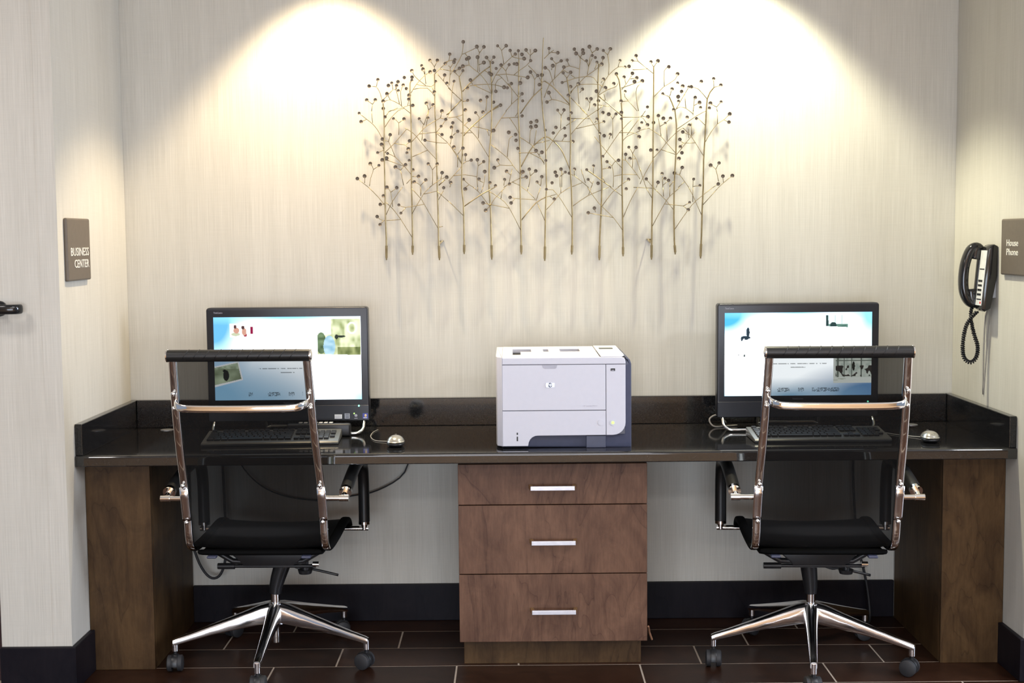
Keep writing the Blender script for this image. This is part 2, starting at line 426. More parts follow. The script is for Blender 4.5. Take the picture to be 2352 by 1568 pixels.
s1 = thing('room_sign', 'brown wall sign with raised pale letters BUSINESS CENTER on the left wall', 'sign', (-1.4995, -.558, 1.382))
finish('plate', box(NB(), (0, -.110, -.099), (.013, .110, .099), .005, 2), 'sign_brown', s1)
fit_text('lettering', 'BUSINESS', .172, .026, 'sign_letter', s1, face_posx(.013, -.083, -.020))
fit_text('lettering', 'CENTER', .140, .026, 'sign_letter', s1, face_posx(.013, -.052, -.058))
s2 = thing('room_sign', 'brown wall sign with raised pale letters House Phone on the right wall above the telephone', 'sign', (1.4995, -.596, 1.364))
finish('plate', box(NB(), (-.013, -.105, -.090), (0, .105, .090), .005, 2), 'sign_brown', s2)
fit_text('lettering', 'House', .095, .021, 'sign_letter', s2, face_negx(-.013, .052, .003))
fit_text('lettering', 'Phone', .095, .021, 'sign_letter', s2, face_negx(-.013, .052, -.026))

# ================================================================== wall telephone
PO = (1.5, -.40, 1.15)
ph = thing('wall_telephone', 'black wall telephone with white keypad face hanging on the right wall', 'telephone', PO)
fx = lambda z: 1.449 + (z - 1.165) * .095
finish('base', prism(NB(), [(fx(1.158), 1.158), (fx(1.150) + .012, 1.150), (1.478, 1.160), (1.4985, 1.27), (1.4985, 1.366), (1.487, 1.372), (fx(1.366) + .008, 1.368), (fx(1.358), 1.358)], -.438, -.372, 'xz', .005), 'black_gloss', ph, True, 35, PO)
finish('cradle', prism(NB(), [(1.446, 1.172), (1.480, 1.178), (1.4975, 1.29), (1.4975, 1.360), (1.462, 1.360), (1.455, 1.28)], -.3715, -.349, 'xz', .003), 'black_plastic', ph, True, 35, PO)
fp = finish('keypad_plate', prism(NB(), [(fx(1.170) - .0016, 1.170), (fx(1.170) + .001, 1.170), (fx(1.352) + .001, 1.352), (fx(1.352) - .0016, 1.352)], -.4285, -.374, 'xz', .0005), 'phone_white', ph, False, None, PO)
for r_, z in enumerate((1.251, 1.236, 1.221, 1.206)):
    for c_ in range(3):
        y = -.388 - c_ * .0125
        finish('key', box(NB(), (fx(z) - .0036, y - .004, z - .0035), (fx(z) - .0012, y + .004, z + .0035), .0006, 1), 'black_plastic', fp, False, None, PO)
for z in (1.290, 1.190):
    finish('label_slot', box(NB(), (fx(z) - .0024, -.423, z - .0018), (fx(z) - .0012, -.382, z + .0018)), 'black_plastic', fp, False, None, PO)
finish('red_light', box(NB(), (fx(1.179) - .0028, -.423, 1.1755), (fx(1.179) - .0012, -.415, 1.1825), .0005, 1), 'red_mark', fp, False, None, PO)
hs = NB()
strap(hs, [(1.470, -.353, 1.352), (1.455, -.353, 1.364), (1.436, -.353, 1.352), (1.420, -.353, 1.31), (1.414, -.353, 1.26), (1.417, -.353, 1.215), (1.430, -.353, 1.185), (1.448, -.353, 1.172), (1.468, -.353, 1.180)], .040, .030, (0, 1, 0), 4, 14, .7)
strap(hs, [(1.462, -.353, 1.364), (1.456, -.353, 1.345), (1.452, -.353, 1.322)], .040, .036, (0, 1, 0), 3, 14, .6); strap(hs, [(1.455, -.353, 1.168), (1.447, -.353, 1.19), (1.443, -.353, 1.222)], .040, .040, (0, 1, 0), 3, 14, .6)
finish('handset', hs, 'black_gloss', ph, True, None, PO)
finish('wall_bracket', box(NB(), (1.486, -.425, 1.195), (1.4985, -.385, 1.30), .001), 'bracket_grey', ph, False, None, PO)
cp = smooth_path([(1.448, -.353, 1.185), (1.440, -.358, 1.13), (1.450, -.36, 1.075), (1.464, -.36, 1.029), (1.460, -.36, .992), (1.442, -.36, .975), (1.421, -.36, .988), (1.414, -.36, 1.022), (1.418, -.36, 1.072), (1.430, -.362, 1.112), (1.455, -.375, 1.148)], 26)
hel = []; ac = 0.0
for i, p in enumerate(cp):
    if i: ac += (cp[i] - cp[i - 1]).length
    T = (cp[min(i + 1, len(cp) - 1)] - cp[max(i - 1, 0)]).normalized()
    u = T.cross(Vector((0, 1, 0))).normalized(); w = T.cross(u); th = 2 * math.pi * ac / .0072
    hel.append(p + .0050 * (math.cos(th) * u + math.sin(th) * w))
finish('cord', tube(NB(), hel, .0030, 5, 2), 'black_plastic', ph, True, None, PO)
wr = NB(); tube(wr, [(1.494, -.392, 1.162), (1.4975, -.335, 1.13), (1.4975, -.322, 1.0), (1.4975, -.326, .862)], .0022, 6, 3)
tube(wr, [(1.494, -.388, 1.162), (1.4975, -.362, 1.10), (1.4975, -.345, .97), (1.4975, -.328, .862)], .0018, 6, 3)
finish('line_wire', wr, 'wire_grey', ph, True, None, PO)

# ================================================================== rail end on the left wall pier
wr_ = thing('wall_rail', 'black glossy rounded rail end on the pale wall at the left edge', 'rail', (-1.67, -.721, 1.203))
b = NB(); strap(b, [(-.051, -.055, 0), (-.02, -.058, 0), (.02, -.058, 0), (.046, -.054, 0), (.056, -.044, 0), (.058, -.03, 0)], .030, .020, (0, 0, 1), 3, 14, .7)
finish('rail_bar', b, 'black_gloss', wr_, True)
b = cyl(NB(), (-.015, -.05, 0), (-.015, 0, 0), .011, 14); cyl(b, (-.015, -.008, 0), (-.015, .0005, 0), .024, 20)
finish('mount', b, 'black_plastic', wr_, True, 40)

# ================================================================== wall sculpture
STEMS = "-556,1885 -554,1860 -553,1800 -555,1723 -554,1591 -554,1470 -552,1411 -553,1331|-453,1973 -459,1956 -460,1922 -458,1859 -457,1791 -458,1705 -459,1590 -458,1486 -458,1400 -459,1349|-372,1989 -372,1921 -372,1858 -369,1781 -368,1670 -367,1589 -365,1485 -365,1411 -363,1329|-284,1978 -276,1924 -272,1858 -273,1772 -278,1669 -280,1588 -274,1528 -273,1399 -274,1350|-174,2029 -172,2005 -170,1971 -169,1919 -170,1857 -172,1781 -179,1720 -181,1651 -182,1587 -177,1501 -176,1414 -175,1329|-72,2033 -74,1919 -76,1856 -72,1770 -70,1650 -71,1586 -70,1500 -69,1397 -69,1347|16,2112 13,2071 10,1986 7,1926 11,1855 20,1769 22,1666 23,1586 19,1499 17,1414 15,1323|98,1970 107,1914 109,1854 110,1751 108,1648 112,1585 115,1481 114,1393 112,1345|211,2018 208,1950 208,1853 212,1785 217,1733 221,1647 221,1584 217,1480 213,1407 211,1324|273,1983 283,1962 288,1927 293,1853 295,1750 293,1583 296,1388 296,1337|406,2006 406,1983 405,1852 404,1775 403,1582 400,1496 399,1408 398,1324|461,1902 471,1880 482,1851 487,1800 485,1697 481,1628 479,1582 478,1478 480,1392 483,1342|620,1933 606,1916 596,1892 593,1850 589,1764 584,1679 583,1581 579,1494 577,1409 574,1327"
CUPS = "-572,1969 -603,1947 -524,1958 -535,1948 -502,1962 -507,1949 -483,1950 -473,1938 -501,1931 -479,1976 -452,2000 -452,1978 -452,1966 -417,2018 -412,2005 -387,2035 -360,2035 -387,1995 -372,2000 -333,2024 -335,1982 -368,1962 -541,1920 -373,1925 -463,1914 -464,1900 -614,1899 -583,1899 -555,1894 -556,1869 -401,1884 -377,1878 -450,1878 -327,1953 -268,2097 -220,2080 -195,2079 -147,2082 -117,2082 -103,2066 -85,2053 -74,2066 -47,2067 -14,2064 -61,2055 -54,2037 -317,2057 -299,2038 -302,2027 -249,2041 -256,2037 -218,2043 -187,2044 -161,2045 -165,2026 -196,2024 -135,2017 -107,2018 -89,2022 -80,2019 -31,2030 -283,2007 -270,2012 -271,1999 -300,1997 -153,2005 -178,1990 -170,1984 -31,1992 -6,1979 9,1981 -41,1972 -245,1966 -302,1960 -68,1954 -99,1951 0,1947 -126,1939 -114,1937 -155,1924 -254,1936 -62,1916 -60,1890 -186,1906 -209,1893 -163,1888 -255,1894 -139,1878 -264,1861 35,2074 66,2059 125,2071 155,2068 131,2056 156,2057 178,2079 205,2070 228,2067 253,2072 343,2045 329,2028 44,2038 78,2030 99,2033 287,2031 188,2048 199,2041 227,2041 168,2030 204,2024 221,2017 48,2013 21,2006 87,2008 84,1988 111,1989 305,2008 318,2008 273,1983 331,1985 301,1972 227,1964 345,1968 337,1954 263,1947 81,1955 138,1948 153,1930 110,1938 233,1933 203,1923 102,1909 304,1921 33,1918 26,1885 167,1896 183,1896 209,1889 195,1874 289,1887 64,1857 87,1858 396,2024 421,2027 460,2007 491,1981 573,1952 618,1963 644,1940 489,1948 471,1928 508,1937 505,1920 532,1936 538,1934 438,1912 493,1902 494,1886 554,1899 570,1881 609,1878 647,1883 573,1863 603,1860 476,1855 382,1865 364,1956 -643,1854 -637,1824 -549,1839 -520,1833 -482,1831 -427,1830 -396,1833 -534,1777 -562,1762 -563,1742 -465,1755 -578,1713 -544,1711 -548,1694 -563,1688 -469,1726 -474,1712 -466,1685 -604,1674 -574,1668 -516,1662 -480,1670 -346,1856 -333,1827 -350,1803 -347,1774 -408,1755 -398,1672 -366,1671 -453,1651 -433,1628 -349,1640 -332,1624 -408,1615 -449,1608 -626,1631 -654,1623 -227,1850 -201,1852 -251,1827 -309,1816 -314,1801 -292,1786 -314,1765 -306,1730 -164,1788 -110,1781 -86,1773 -85,1752 -62,1838 -31,1814 -11,1820 -32,1799 -13,1801 -265,1703 -245,1684 -224,1686 -201,1679 -150,1684 -163,1657 -197,1643 -119,1643 -127,1614 -61,1641 -39,1650 -15,1644 -50,1622 -14,1715 7,1709 6,1623 -11,1604 -218,1616 -274,1617 -319,1605 -179,1603 -159,1592 -109,1598 -78,1724 -274,1726 112,1847 103,1827 226,1848 246,1842 271,1842 290,1847 290,1824 204,1824 228,1815 58,1797 89,1795 48,1777 20,1788 91,1768 118,1747 213,1774 230,1767 251,1770 354,1791 353,1760 317,1725 343,1724 306,1700 224,1693 321,1685 239,1674 280,1679 248,1653 21,1680 166,1646 191,1660 75,1649 55,1639 90,1638 123,1649 59,1626 104,1635 172,1612 207,1598 314,1610 43,1601 385,1831 422,1835 439,1825 465,1825 523,1827 557,1824 363,1811 383,1802 406,1811 446,1808 678,1840 675,1811 532,1800 509,1777 499,1751 500,1724 505,1703 496,1683 395,1714 417,1714 508,1652 480,1632 435,1630 379,1612 445,1613 458,1606 421,1600 548,1610 570,1587 608,1658 638,1666 653,1620 687,1621 635,1592 -547,1590 -512,1589 -560,1560 -573,1530 -585,1487 -575,1458 -504,1527 -497,1498 -345,1587 -268,1582 -204,1531 -195,1505 -108,1551 -104,1531 22,1578 50,1543 193,1510 171,1493 306,1577 533,1527 529,1501"
TWIGS = "-579,1945 -567,1926 -556,1885|-579,1945 -603,1948|-579,1945 -572,1969|-555,1901 -539,1916 -520,1935 -510,1934|-520,1935 -524,1958|-510,1934 -502,1962|-550,1894 -531,1900 -497,1883 -490,1876 -458,1850|-531,1900 -541,1920|-498,1885 -506,1922 -511,1943 -507,1949|-491,1878 -493,1929 -483,1950|-533,1860 -494,1869 -469,1878 -461,1878|-469,1878 -463,1900|-457,1922 -437,1953 -406,1985 -387,1995|-437,1953 -384,1945 -368,1962|-384,1945 -373,1925|-448,1936 -398,1939 -372,1909|-404,1949 -430,1969 -445,1985 -452,2000|-406,1985 -417,2018|-403,1954 -407,2000|-371,1989 -352,2008 -333,2024 -319,2037|-352,2006 -319,2000|-372,2000 -372,2013 -387,2035|-372,2013 -360,2035|-364,1989 -340,1962 -305,1919|-340,1962 -335,1982|-594,1884 -614,1899|-594,1884 -583,1899|-598,1860 -594,1884|-393,1861 -401,1884|-393,1861 -377,1878|-268,2097 -273,2055 -295,2014 -316,1982 -318,1955 -321,1945|-273,2055 -263,2058 -220,2078|-263,2058 -249,2041|-317,2057 -320,2035|-332,2030 -317,2035 -303,2037|-322,2015 -315,2008 -316,1982|-315,2008 -302,2027|-322,2001 -303,1998 -283,2007|-300,1994 -284,1978|-284,1978 -270,1999|-249,2039 -248,2017 -219,1993 -210,1985 -187,1957 -170,1919|-248,2017 -270,2012|-218,2041 -218,1993|-211,2059 -215,2041 -212,1993|-211,2059 -195,2079|-211,2059 -220,2080|-215,2017 -196,2024|-195,2000 -178,1990|-174,2029 -187,2044|-174,2029 -161,2045|-168,1955 -155,1981 -134,2008 -124,2020 -96,2045 -85,2053|-96,2045 -103,2066|-96,2045 -70,2038 -54,2037|-126,2020 -133,2067 -147,2082|-133,2067 -117,2082|-134,2013 -119,1997 -117,1984 -111,1960|-119,1997 -107,2018|-155,1981 -117,1985 -74,1978 -41,1972|-64,1973 -68,1954|-90,1982 -74,1995 -46,2014 -31,2030|-72,2033 -74,2066|-32,2070 -32,2049 -47,2067|-32,2049 -14,2064|-32,2049 -31,2030|-39,2015 -26,2003 -6,1981|-20,1910 -17,1966 -31,1990|-17,1966 -6,1979|-233,1947 -170,1918|-254,1941 -233,1947 -171,1950 -157,1948 -133,1972 -75,1905|-157,1948 -126,1939|-157,1948 -155,1924|-237,1951 -245,1966|-133,1972 -143,1981 -155,1982|-99,1880 -98,1933 -111,1953|-120,1856 -99,1880 -76,1900|-76,1900 -62,1916|8,1955 17,1960|8,1955 0,1973|5,1955 0,1947|-191,1857 -187,1904|-314,1858 -310,1922 -302,1960|-323,1938 -272,1890|-272,1891 -255,1894|18,2039 35,2056 52,2069|35,2056 35,2074|44,2061 66,2059|54,1970 58,2013 59,2021 44,2038|59,2021 78,2030|43,1999 48,2013|21,2006 36,1996 46,1962 52,1943|17,1902 34,1945 54,1969 80,1994 88,2004 107,2013 142,2002|107,2013 99,2033|87,2008 86,1999 104,1987|98,1970 84,1988|98,1970 111,1989|128,1971 112,1982|81,1955 128,1970 166,1975 193,1971 207,1950|141,1958 143,2002 145,2043 131,2056|145,2043 125,2071|145,2043 156,2057|145,2043 166,2027|171,1983 176,2010 188,2039|176,2010 181,2044 188,2049|176,2010 168,2030|188,2058 178,2079|188,2058 205,2070|188,2058 188,2048|110,1920 145,1956 166,1976 216,2012 227,2041|211,2015 221,2017|211,2018 204,2024|197,2001 204,2018|244,2052 228,2067|244,2052 253,2072|246,1981 248,2018 244,2052|210,1913 224,1943 246,1979 281,2009 305,2008|281,2009 287,2031|329,2028 350,2027|343,2045 350,2027|350,2027 405,1983|331,1997 357,1998 385,2000|210,1909 241,1928 273,1940 281,1956|292,1927 311,1951 328,1977|323,1965 345,1968|304,1966 307,1949|290,1933 361,1956|110,1915 131,1942 166,1947 212,1945 224,1935|140,1878 136,1942|143,1918 153,1930|219,1952 227,1964|111,1902 158,1854 172,1838|26,1885 44,1895 77,1888 108,1874|44,1895 33,1918|174,1854 179,1882 167,1896|179,1882 183,1896|207,1875 224,1872 248,1868|224,1872 205,1853|229,1914 234,1890|304,1902 348,1852|293,1886 317,1888|304,1902 302,1914|352,1852 344,1898 345,1932 357,1946|406,2006 396,2024|406,2006 421,2027|406,1901 435,1930 444,1938 482,1962 491,1981|444,1938 444,1993 460,2007|461,1902 438,1912|463,1904 471,1928|482,1852 518,1913 532,1934|521,1861 518,1913|487,1859 501,1866 521,1861 548,1841|548,1850 550,1872 552,1896|551,1871 570,1881|620,1933 644,1940|620,1933 618,1963|596,1892 564,1927 540,1934|632,1865 609,1878|632,1865 647,1883|634,1850 632,1865|-643,1854 -617,1833 -596,1816 -579,1795 -566,1771 -556,1750|-617,1833 -637,1824|-598,1860 -596,1819|-553,1800 -530,1834 -504,1860 -480,1870|-537,1857 -549,1839|-537,1857 -504,1870|-503,1776 -502,1818 -520,1833|-502,1818 -482,1831|-555,1714 -520,1747 -476,1796|-520,1747 -480,1741 -465,1755|-480,1741 -469,1726|-481,1801 -458,1787 -440,1770 -401,1722 -368,1687|-556,1754 -540,1753 -517,1698|-540,1753 -534,1777|-555,1716 -543,1711 -517,1698 -486,1667 -459,1634|-563,1688 -542,1686 -486,1665|-542,1686 -548,1694|-498,1651 -516,1662|-498,1651 -485,1665|-488,1597 -498,1651|-555,1723 -578,1713|-556,1723 -563,1742|-456,1698 -401,1722|-457,1748 -429,1777 -403,1804 -352,1833|-429,1777 -370,1783|-352,1833 -333,1827|-352,1833 -346,1856|-403,1806 -393,1859|-419,1754 -415,1802 -411,1809|-411,1809 -427,1830|-411,1809 -393,1862|-369,1781 -350,1803 -333,1827 -323,1844|-369,1781 -346,1762 -319,1735 -280,1672|-365,1783 -347,1774|-408,1755 -369,1747 -331,1744|-385,1599 -384,1651 -398,1672|-384,1651 -366,1671|-458,1628 -433,1628|-477,1603 -458,1624|-427,1560 -427,1596 -449,1608|-427,1596 -408,1615|-394,1589 -353,1618 -332,1624|-353,1618 -349,1640|-608,1595 -604,1623 -594,1654 -604,1674|-594,1654 -574,1668|-654,1623 -614,1591|-627,1606 -626,1631|-324,1844 -314,1858|-324,1834 -297,1837 -272,1845|-297,1837 -273,1816|-273,1806 -268,1810 -251,1825|-268,1810 -240,1782 -221,1759 -182,1694|-282,1781 -242,1782|-238,1804 -188,1792 -173,1786|-188,1792 -180,1769|-219,1761 -215,1826 -216,1837 -227,1850|-171,1781 -162,1793 -136,1832 -118,1856|-136,1832 -72,1834|-86,1837 -77,1851|-107,1832 -86,1801 -72,1774|-175,1740 -116,1692 -96,1664 -72,1634|-116,1695 -109,1757 -95,1767|-96,1664 -142,1666 -150,1684|-142,1666 -163,1657|-73,1765 -31,1737 -17,1720|-36,1742 -33,1787 -22,1795|-19,1742 -12,1788|-23,1739 16,1747|-76,1707 -38,1708 -12,1708|-38,1708 8,1684 15,1666|-4,1701 -14,1715|-4,1701 7,1709|15,1670 -4,1701|-326,1743 -295,1703 -278,1672|-294,1659 -293,1703|-293,1705 -279,1724|-302,1721 -306,1730|-319,1740 -314,1765 -309,1816|-310,1772 -292,1786|-278,1669 -264,1679 -245,1684|-266,1681 -265,1703|-327,1611 -310,1630 -278,1665|-310,1630 -268,1633 -226,1626|-223,1588 -226,1625 -221,1665 -224,1686|-221,1665 -201,1679|-274,1617 -254,1598 -237,1588|-254,1598 -268,1588|-216,1611 -202,1604|-204,1588 -199,1608 -197,1632|-110,1605 -99,1652|-119,1643 -103,1629|-130,1587 -102,1604 -71,1619|-70,1619 -50,1622|-98,1605 -72,1593|-129,1593 -127,1612|-70,1626 -61,1639|-34,1627 -39,1650|-34,1627 -15,1644|-41,1586 -34,1627|2,1591 -11,1604|2,1591 6,1623|-322,1589 -319,1600|77,1839 66,1854|77,1839 87,1854|74,1791 77,1839|111,1828 177,1827|94,1803 130,1826|21,1711 42,1743 73,1788 89,1795|110,1770 130,1794 163,1828 200,1853 224,1869|130,1792 193,1806 228,1815|145,1866 155,1854 172,1838 193,1806 213,1776|196,1812 204,1824|260,1757 260,1824 246,1842|260,1824 271,1842|196,1764 206,1752 237,1713 294,1650|218,1687 232,1702 283,1776 335,1828|283,1776 338,1775 353,1760|248,1754 251,1767|295,1746 310,1762 338,1775 357,1782|310,1767 360,1833|295,1830 360,1830|16,1747 35,1752|47,1750 110,1747|80,1750 91,1768|220,1648 248,1653|261,1584 263,1623 257,1659 239,1674|257,1659 267,1674 280,1679|265,1623 300,1629 348,1627|294,1678 307,1678 346,1629 357,1612|305,1679 306,1700|330,1653 331,1703 317,1725|331,1703 343,1724|321,1684 341,1684|331,1703 345,1681 359,1639|190,1630 191,1660|109,1629 123,1626 174,1584|123,1627 123,1649|112,1586 150,1601|162,1600 147,1648|72,1624 90,1638|77,1585 78,1643|72,1585 71,1623|75,1649 79,1631|186,1598 172,1612|183,1584 191,1606|277,1583 314,1610|221,1623 232,1601|361,1831 376,1852|357,1832 368,1826 380,1807|361,1835 385,1831|354,1782 357,1784 388,1792|388,1792 407,1780 432,1762 451,1740 485,1702|432,1764 428,1797 422,1826|429,1798 446,1808 465,1824|454,1747 451,1802|404,1685 433,1716 451,1740 485,1774 511,1792|487,1786 558,1833 591,1850|485,1695 504,1717 539,1761 553,1777|432,1716 484,1698|548,1850 547,1837|564,1825 590,1799|589,1740 610,1775 634,1805 658,1820 678,1840|658,1820 675,1811|634,1805 635,1850|511,1791 530,1773 542,1758 556,1737 584,1692|530,1755 530,1787|540,1765 540,1808|509,1777 530,1768|556,1739 513,1738 499,1750|511,1738 500,1724|357,1594 374,1629 403,1680|499,1626 508,1652|485,1629 499,1626 517,1602 532,1581|494,1581 517,1602|636,1601 627,1644 608,1658|627,1644 638,1666|687,1621 657,1597 638,1580|653,1620 656,1597|617,1580 633,1590|546,1581 547,1605|548,1584 570,1587|438,1582 437,1620|464,1582 463,1595|439,1589 458,1606|465,1588 477,1604|379,1612 385,1605 404,1582|416,1582 421,1600|357,1650 366,1620 380,1579|-614,1591 -580,1556 -553,1521|-528,1521 -534,1573 -547,1590|-534,1573 -512,1589|-553,1490 -528,1539 -491,1590|-563,1531 -573,1530|-563,1531 -553,1537|-553,1537 -529,1514 -500,1476 -459,1410|-500,1476 -564,1472 -585,1487|-564,1472 -575,1458|-458,1585 -427,1550 -414,1529 -365,1440|-414,1529 -480,1518 -504,1527|-480,1518 -497,1498|-458,1495 -417,1564 -392,1589|-415,1565 -368,1575|-368,1575 -328,1539|-427,1558 -427,1590|-365,1542 -345,1578|-364,1447 -349,1450|-328,1540 -274,1486|-239,1588 -217,1569 -189,1530 -177,1518|-223,1588 -223,1577|-204,1588 -211,1569|-182,1572 -142,1547 -111,1514 -71,1434|-177,1522 -163,1546 -123,1587|-111,1512 -199,1530|-182,1520 -195,1505|-70,1592 -65,1586 -46,1573 -17,1543|-43,1586 -46,1573|2,1586 -15,1538|-17,1541 -90,1547 -108,1551|-90,1547 -104,1531|-10,1529 17,1465|-140,1547 -135,1577|14,1549 56,1560|46,1576 22,1578|46,1576 74,1542 115,1474|19,1503 49,1535 72,1563 107,1585|35,1553 50,1543|115,1517 173,1556 247,1584|168,1584 207,1529 261,1476 296,1428|261,1476 214,1485 171,1493|198,1496 193,1510|219,1515 258,1566 280,1583|251,1584 296,1550|296,1474 324,1538 350,1583|74,1564 74,1585|174,1558 183,1584|334,1583 404,1579|380,1579 400,1544|404,1582 451,1535 479,1499|441,1549 439,1582|463,1549 464,1582|399,1440 451,1535 479,1563 499,1581|444,1523 512,1515|512,1515 533,1527|512,1515 529,1501|531,1581 546,1553 579,1477|546,1529 546,1581|479,1429 527,1498 557,1533 617,1580|581,1517 638,1580"
BOUGHS = "-273,1926 -254,1948 -212,1986 -195,2000 -172,2015|-68,1847 -26,1903 10,1935|-315,1858 -274,1900|-177,1857 -146,1873|-331,1844 -315,1858|17,1959 48,1938 107,1878|210,1906 243,1880 295,1833|-273,1768 -238,1806 -177,1857 -139,1882|-70,1655 -49,1693 -24,1732 12,1762|21,1764 33,1762 66,1733 85,1702 108,1645|166,1646 190,1630 230,1601 254,1584|12,1762 21,1764|-274,1519 -210,1562 -161,1587|-71,1465 -17,1529 18,1549|-362,1596 -339,1616"

def parse(s): return [[(int(a) / 1000, int(b) / 1000) for a, b in (q.split(',') for q in p.split())] for p in s.split('|')]
sc = thing('wall_sculpture', 'bronze metal wall sculpture of thirteen slender branching stems tipped with small round cups', 'wall art', (0, -.05, 1.33))
SO = (0, -.05, 1.33)
stems = parse(STEMS)
def stem_x(i, z):
    s = stems[i]
    for (xa, za), (xb, zb) in zip(s[:-1], s[1:]):
        if zb <= z <= za: return xa + (xb - xa) * (za - z) / max(1e-6, za - zb)
    return s[0][0] if z > s[0][1] else s[-1][0]
for i, s in enumerate(stems):
    zt = s[-1][1]; zs = zt + (.052 if i % 2 == 0 or i == 12 else .033)
    s2_ = [p for p in s if p[1] > zs + .01]; s2_.append((stem_x(i, zs - .004), zs - .004))
    k = NB(); tube(k, [(x, -.05, z) for x, z in s2_], .0022 if i != 6 else .0014, 7, 0, .0032)
    o = finish('stem', k, 'sculpture_metal', sc, True, 50, SO)
    xs, xe = stem_x(i, zs), s[-1][0]
    k = NB(); cyl(k, (xs, -.05, zs), (xe, -.05, zt + .008), .0046, 8, .0042); cyl(k, (xe, -.05, zt + .008), (xe, -.05, zt), .0030, 8, .0022)
    finish('sleeve', k, 'sculpture_metal', o, True, 40, SO)
for i, dx in ((2, 1), (10, -1)):
    z = 1.397; x = stem_x(i, z)
    k = NB(); tube(k, [(x, -.05, z), (x + dx * .008, -.045, z)], .002, 6); tube(k, [(x + dx * .012, -.047, z), (x + dx * .012, -.001, z)], .0025, 6)
    prism(k, [(x - .004, z + .002), (x + dx * .016, z + .002), (x, z - .014)] if dx > 0 else [(x + .004, z + .002), (x, z - .014), (x + dx * .016, z + .002)], -.0035, -.0005, 'xz')
    finish('wall_clip', k, 'sculpture_metal', sc, False, None, SO)
pl = [(p, .0013) for p in parse(TWIGS)] + [(p, .0021) for p in parse(BOUGHS)]
# twigs that touch belong to one branch
par = list(range(len(pl)))
def root(a):
    while par[a] != a: a = par[a]
    return a
def near(p, poly):
    for a, b in zip(poly[:-1], poly[1:]):
        ax, az = a; bx, bz = b; dx, dz = bx - ax, bz - az; L = dx * dx + dz * dz
        t = 0 if L == 0 else max(0, min(1, ((p[0] - ax) * dx + (p[1] - az) * dz) / L))
        if (p[0] - ax - t * dx) ** 2 + (p[1] - az - t * dz) ** 2 < .0022 ** 2: return True
    return False
for i in range(len(pl)):
    for j in range(len(pl)):
        if i != j and root(i) != root(j) and pl[i][1] == pl[j][1] and (near(pl[i][0][0], pl[j][0]) or near(pl[i][0][-1], pl[j][0])):
            n_in = sum(1 for q in par if False)
            par[root(i)] = root(j)
groups = {}
for i in range(len(pl)): groups.setdefault(root(i), []).append(i)
rnd = random.Random(3)
tips = []
for g, ids in groups.items():
    pts = [q for i in ids for q in pl[i][0]]
    def dst(q): return min(abs(q[0] - stem_x(k, q[1])) for k in range(13))
    basep = min(pts, key=lambda q: dst(q) * 3 + (q[1] - min(p[1] for p in pts)) * .2)
    ang = rnd.uniform(-.16, .16)
    k = NB()
    for i in ids:
        P3 = []
        for (x, z) in pl[i][0]:
            d = math.hypot(x - basep[0], z - basep[1]); y = -.05 + max(-.015, min(.015, ang * d)); P3.append((x, y, z)); tips.append((x, y, z))
        tube(k, P3, pl[i][1], 5, 2 if len(P3) > 2 else 0, pl[i][1] * .85)
    finish('branch', k, 'sculpture_metal', sc, True, None, SO)
def cup_mesh(r):
    k = NB(); n, m = 12, 4; rings = []
    for q in range(m + 1):
        th = math.pi / 2 * q / m
        rings.append([(r * math.sin(th + .04) * math.cos(2 * math.pi * a / n), r * (.62 * math.cos(th) - .25), r * math.sin(th + .04) * math.sin(2 * math.pi * a / n)) for a in range(n)])
    for q in range(m, -1, -1):
        th = math.pi / 2 * q / m; r_ = r * .86
        rings.append([(r_ * math.sin(th + .04) * math.cos(2 * math.pi * a / n), r * (.52 * math.cos(th) - .25), r_ * math.sin(th + .04) * math.sin(2 * math.pi * a / n)) for a in range(n)])
    ring_sweep(k, rings); bmesh.ops.recalc_face_normals(k, faces=k.faces); return k
cups = []
for q in CUPS.split():
    x, z = (int(a) / 1000 for a in q.split(','))
    c = min(tips, key=lambda t: (t[0] - x) ** 2 + (t[2] - z) ** 2)
    y = c[1] if math.hypot(c[0] - x, c[2] - z) < .012 else -.05 + rnd.uniform(-.012, .012)
    cups.append((rnd.choice((.0056, .0062, .0067, .0067, .0074)), x, y - .004, z))
cups.sort(reverse=True)
cm = {}
for n_, (r, x, y, z) in enumerate(cups[:298]):
    if r in cm: o = cm[r].copy(); COL.objects.link(o)
    else: o = finish('cup', cup_mesh(r), 'sculpture_cup', sc, True, 60); cm[r] = o
    o.name = 'cup'; o.parent = sc; o.location = (x - SO[0], y - SO[1], z - SO[2]); o.rotation_euler = (rnd.uniform(-.25, .25), 0, rnd.uniform(-.3, .3))
k = NB()
for (r, x, y, z) in cups[298:]:
    c_ = cup_mesh(r); bmesh.ops.translate(c_, verts=c_.verts, vec=(x, y, z)); me = bpy.data.meshes.new('t'); c_.to_mesh(me); c_.free(); k.from_mesh(me); bpy.data.meshes.remove(me)
o = finish('cup_cluster', k, 'sculpture_cup', sc, True, 60, SO); o['kind'] = 'stuff'
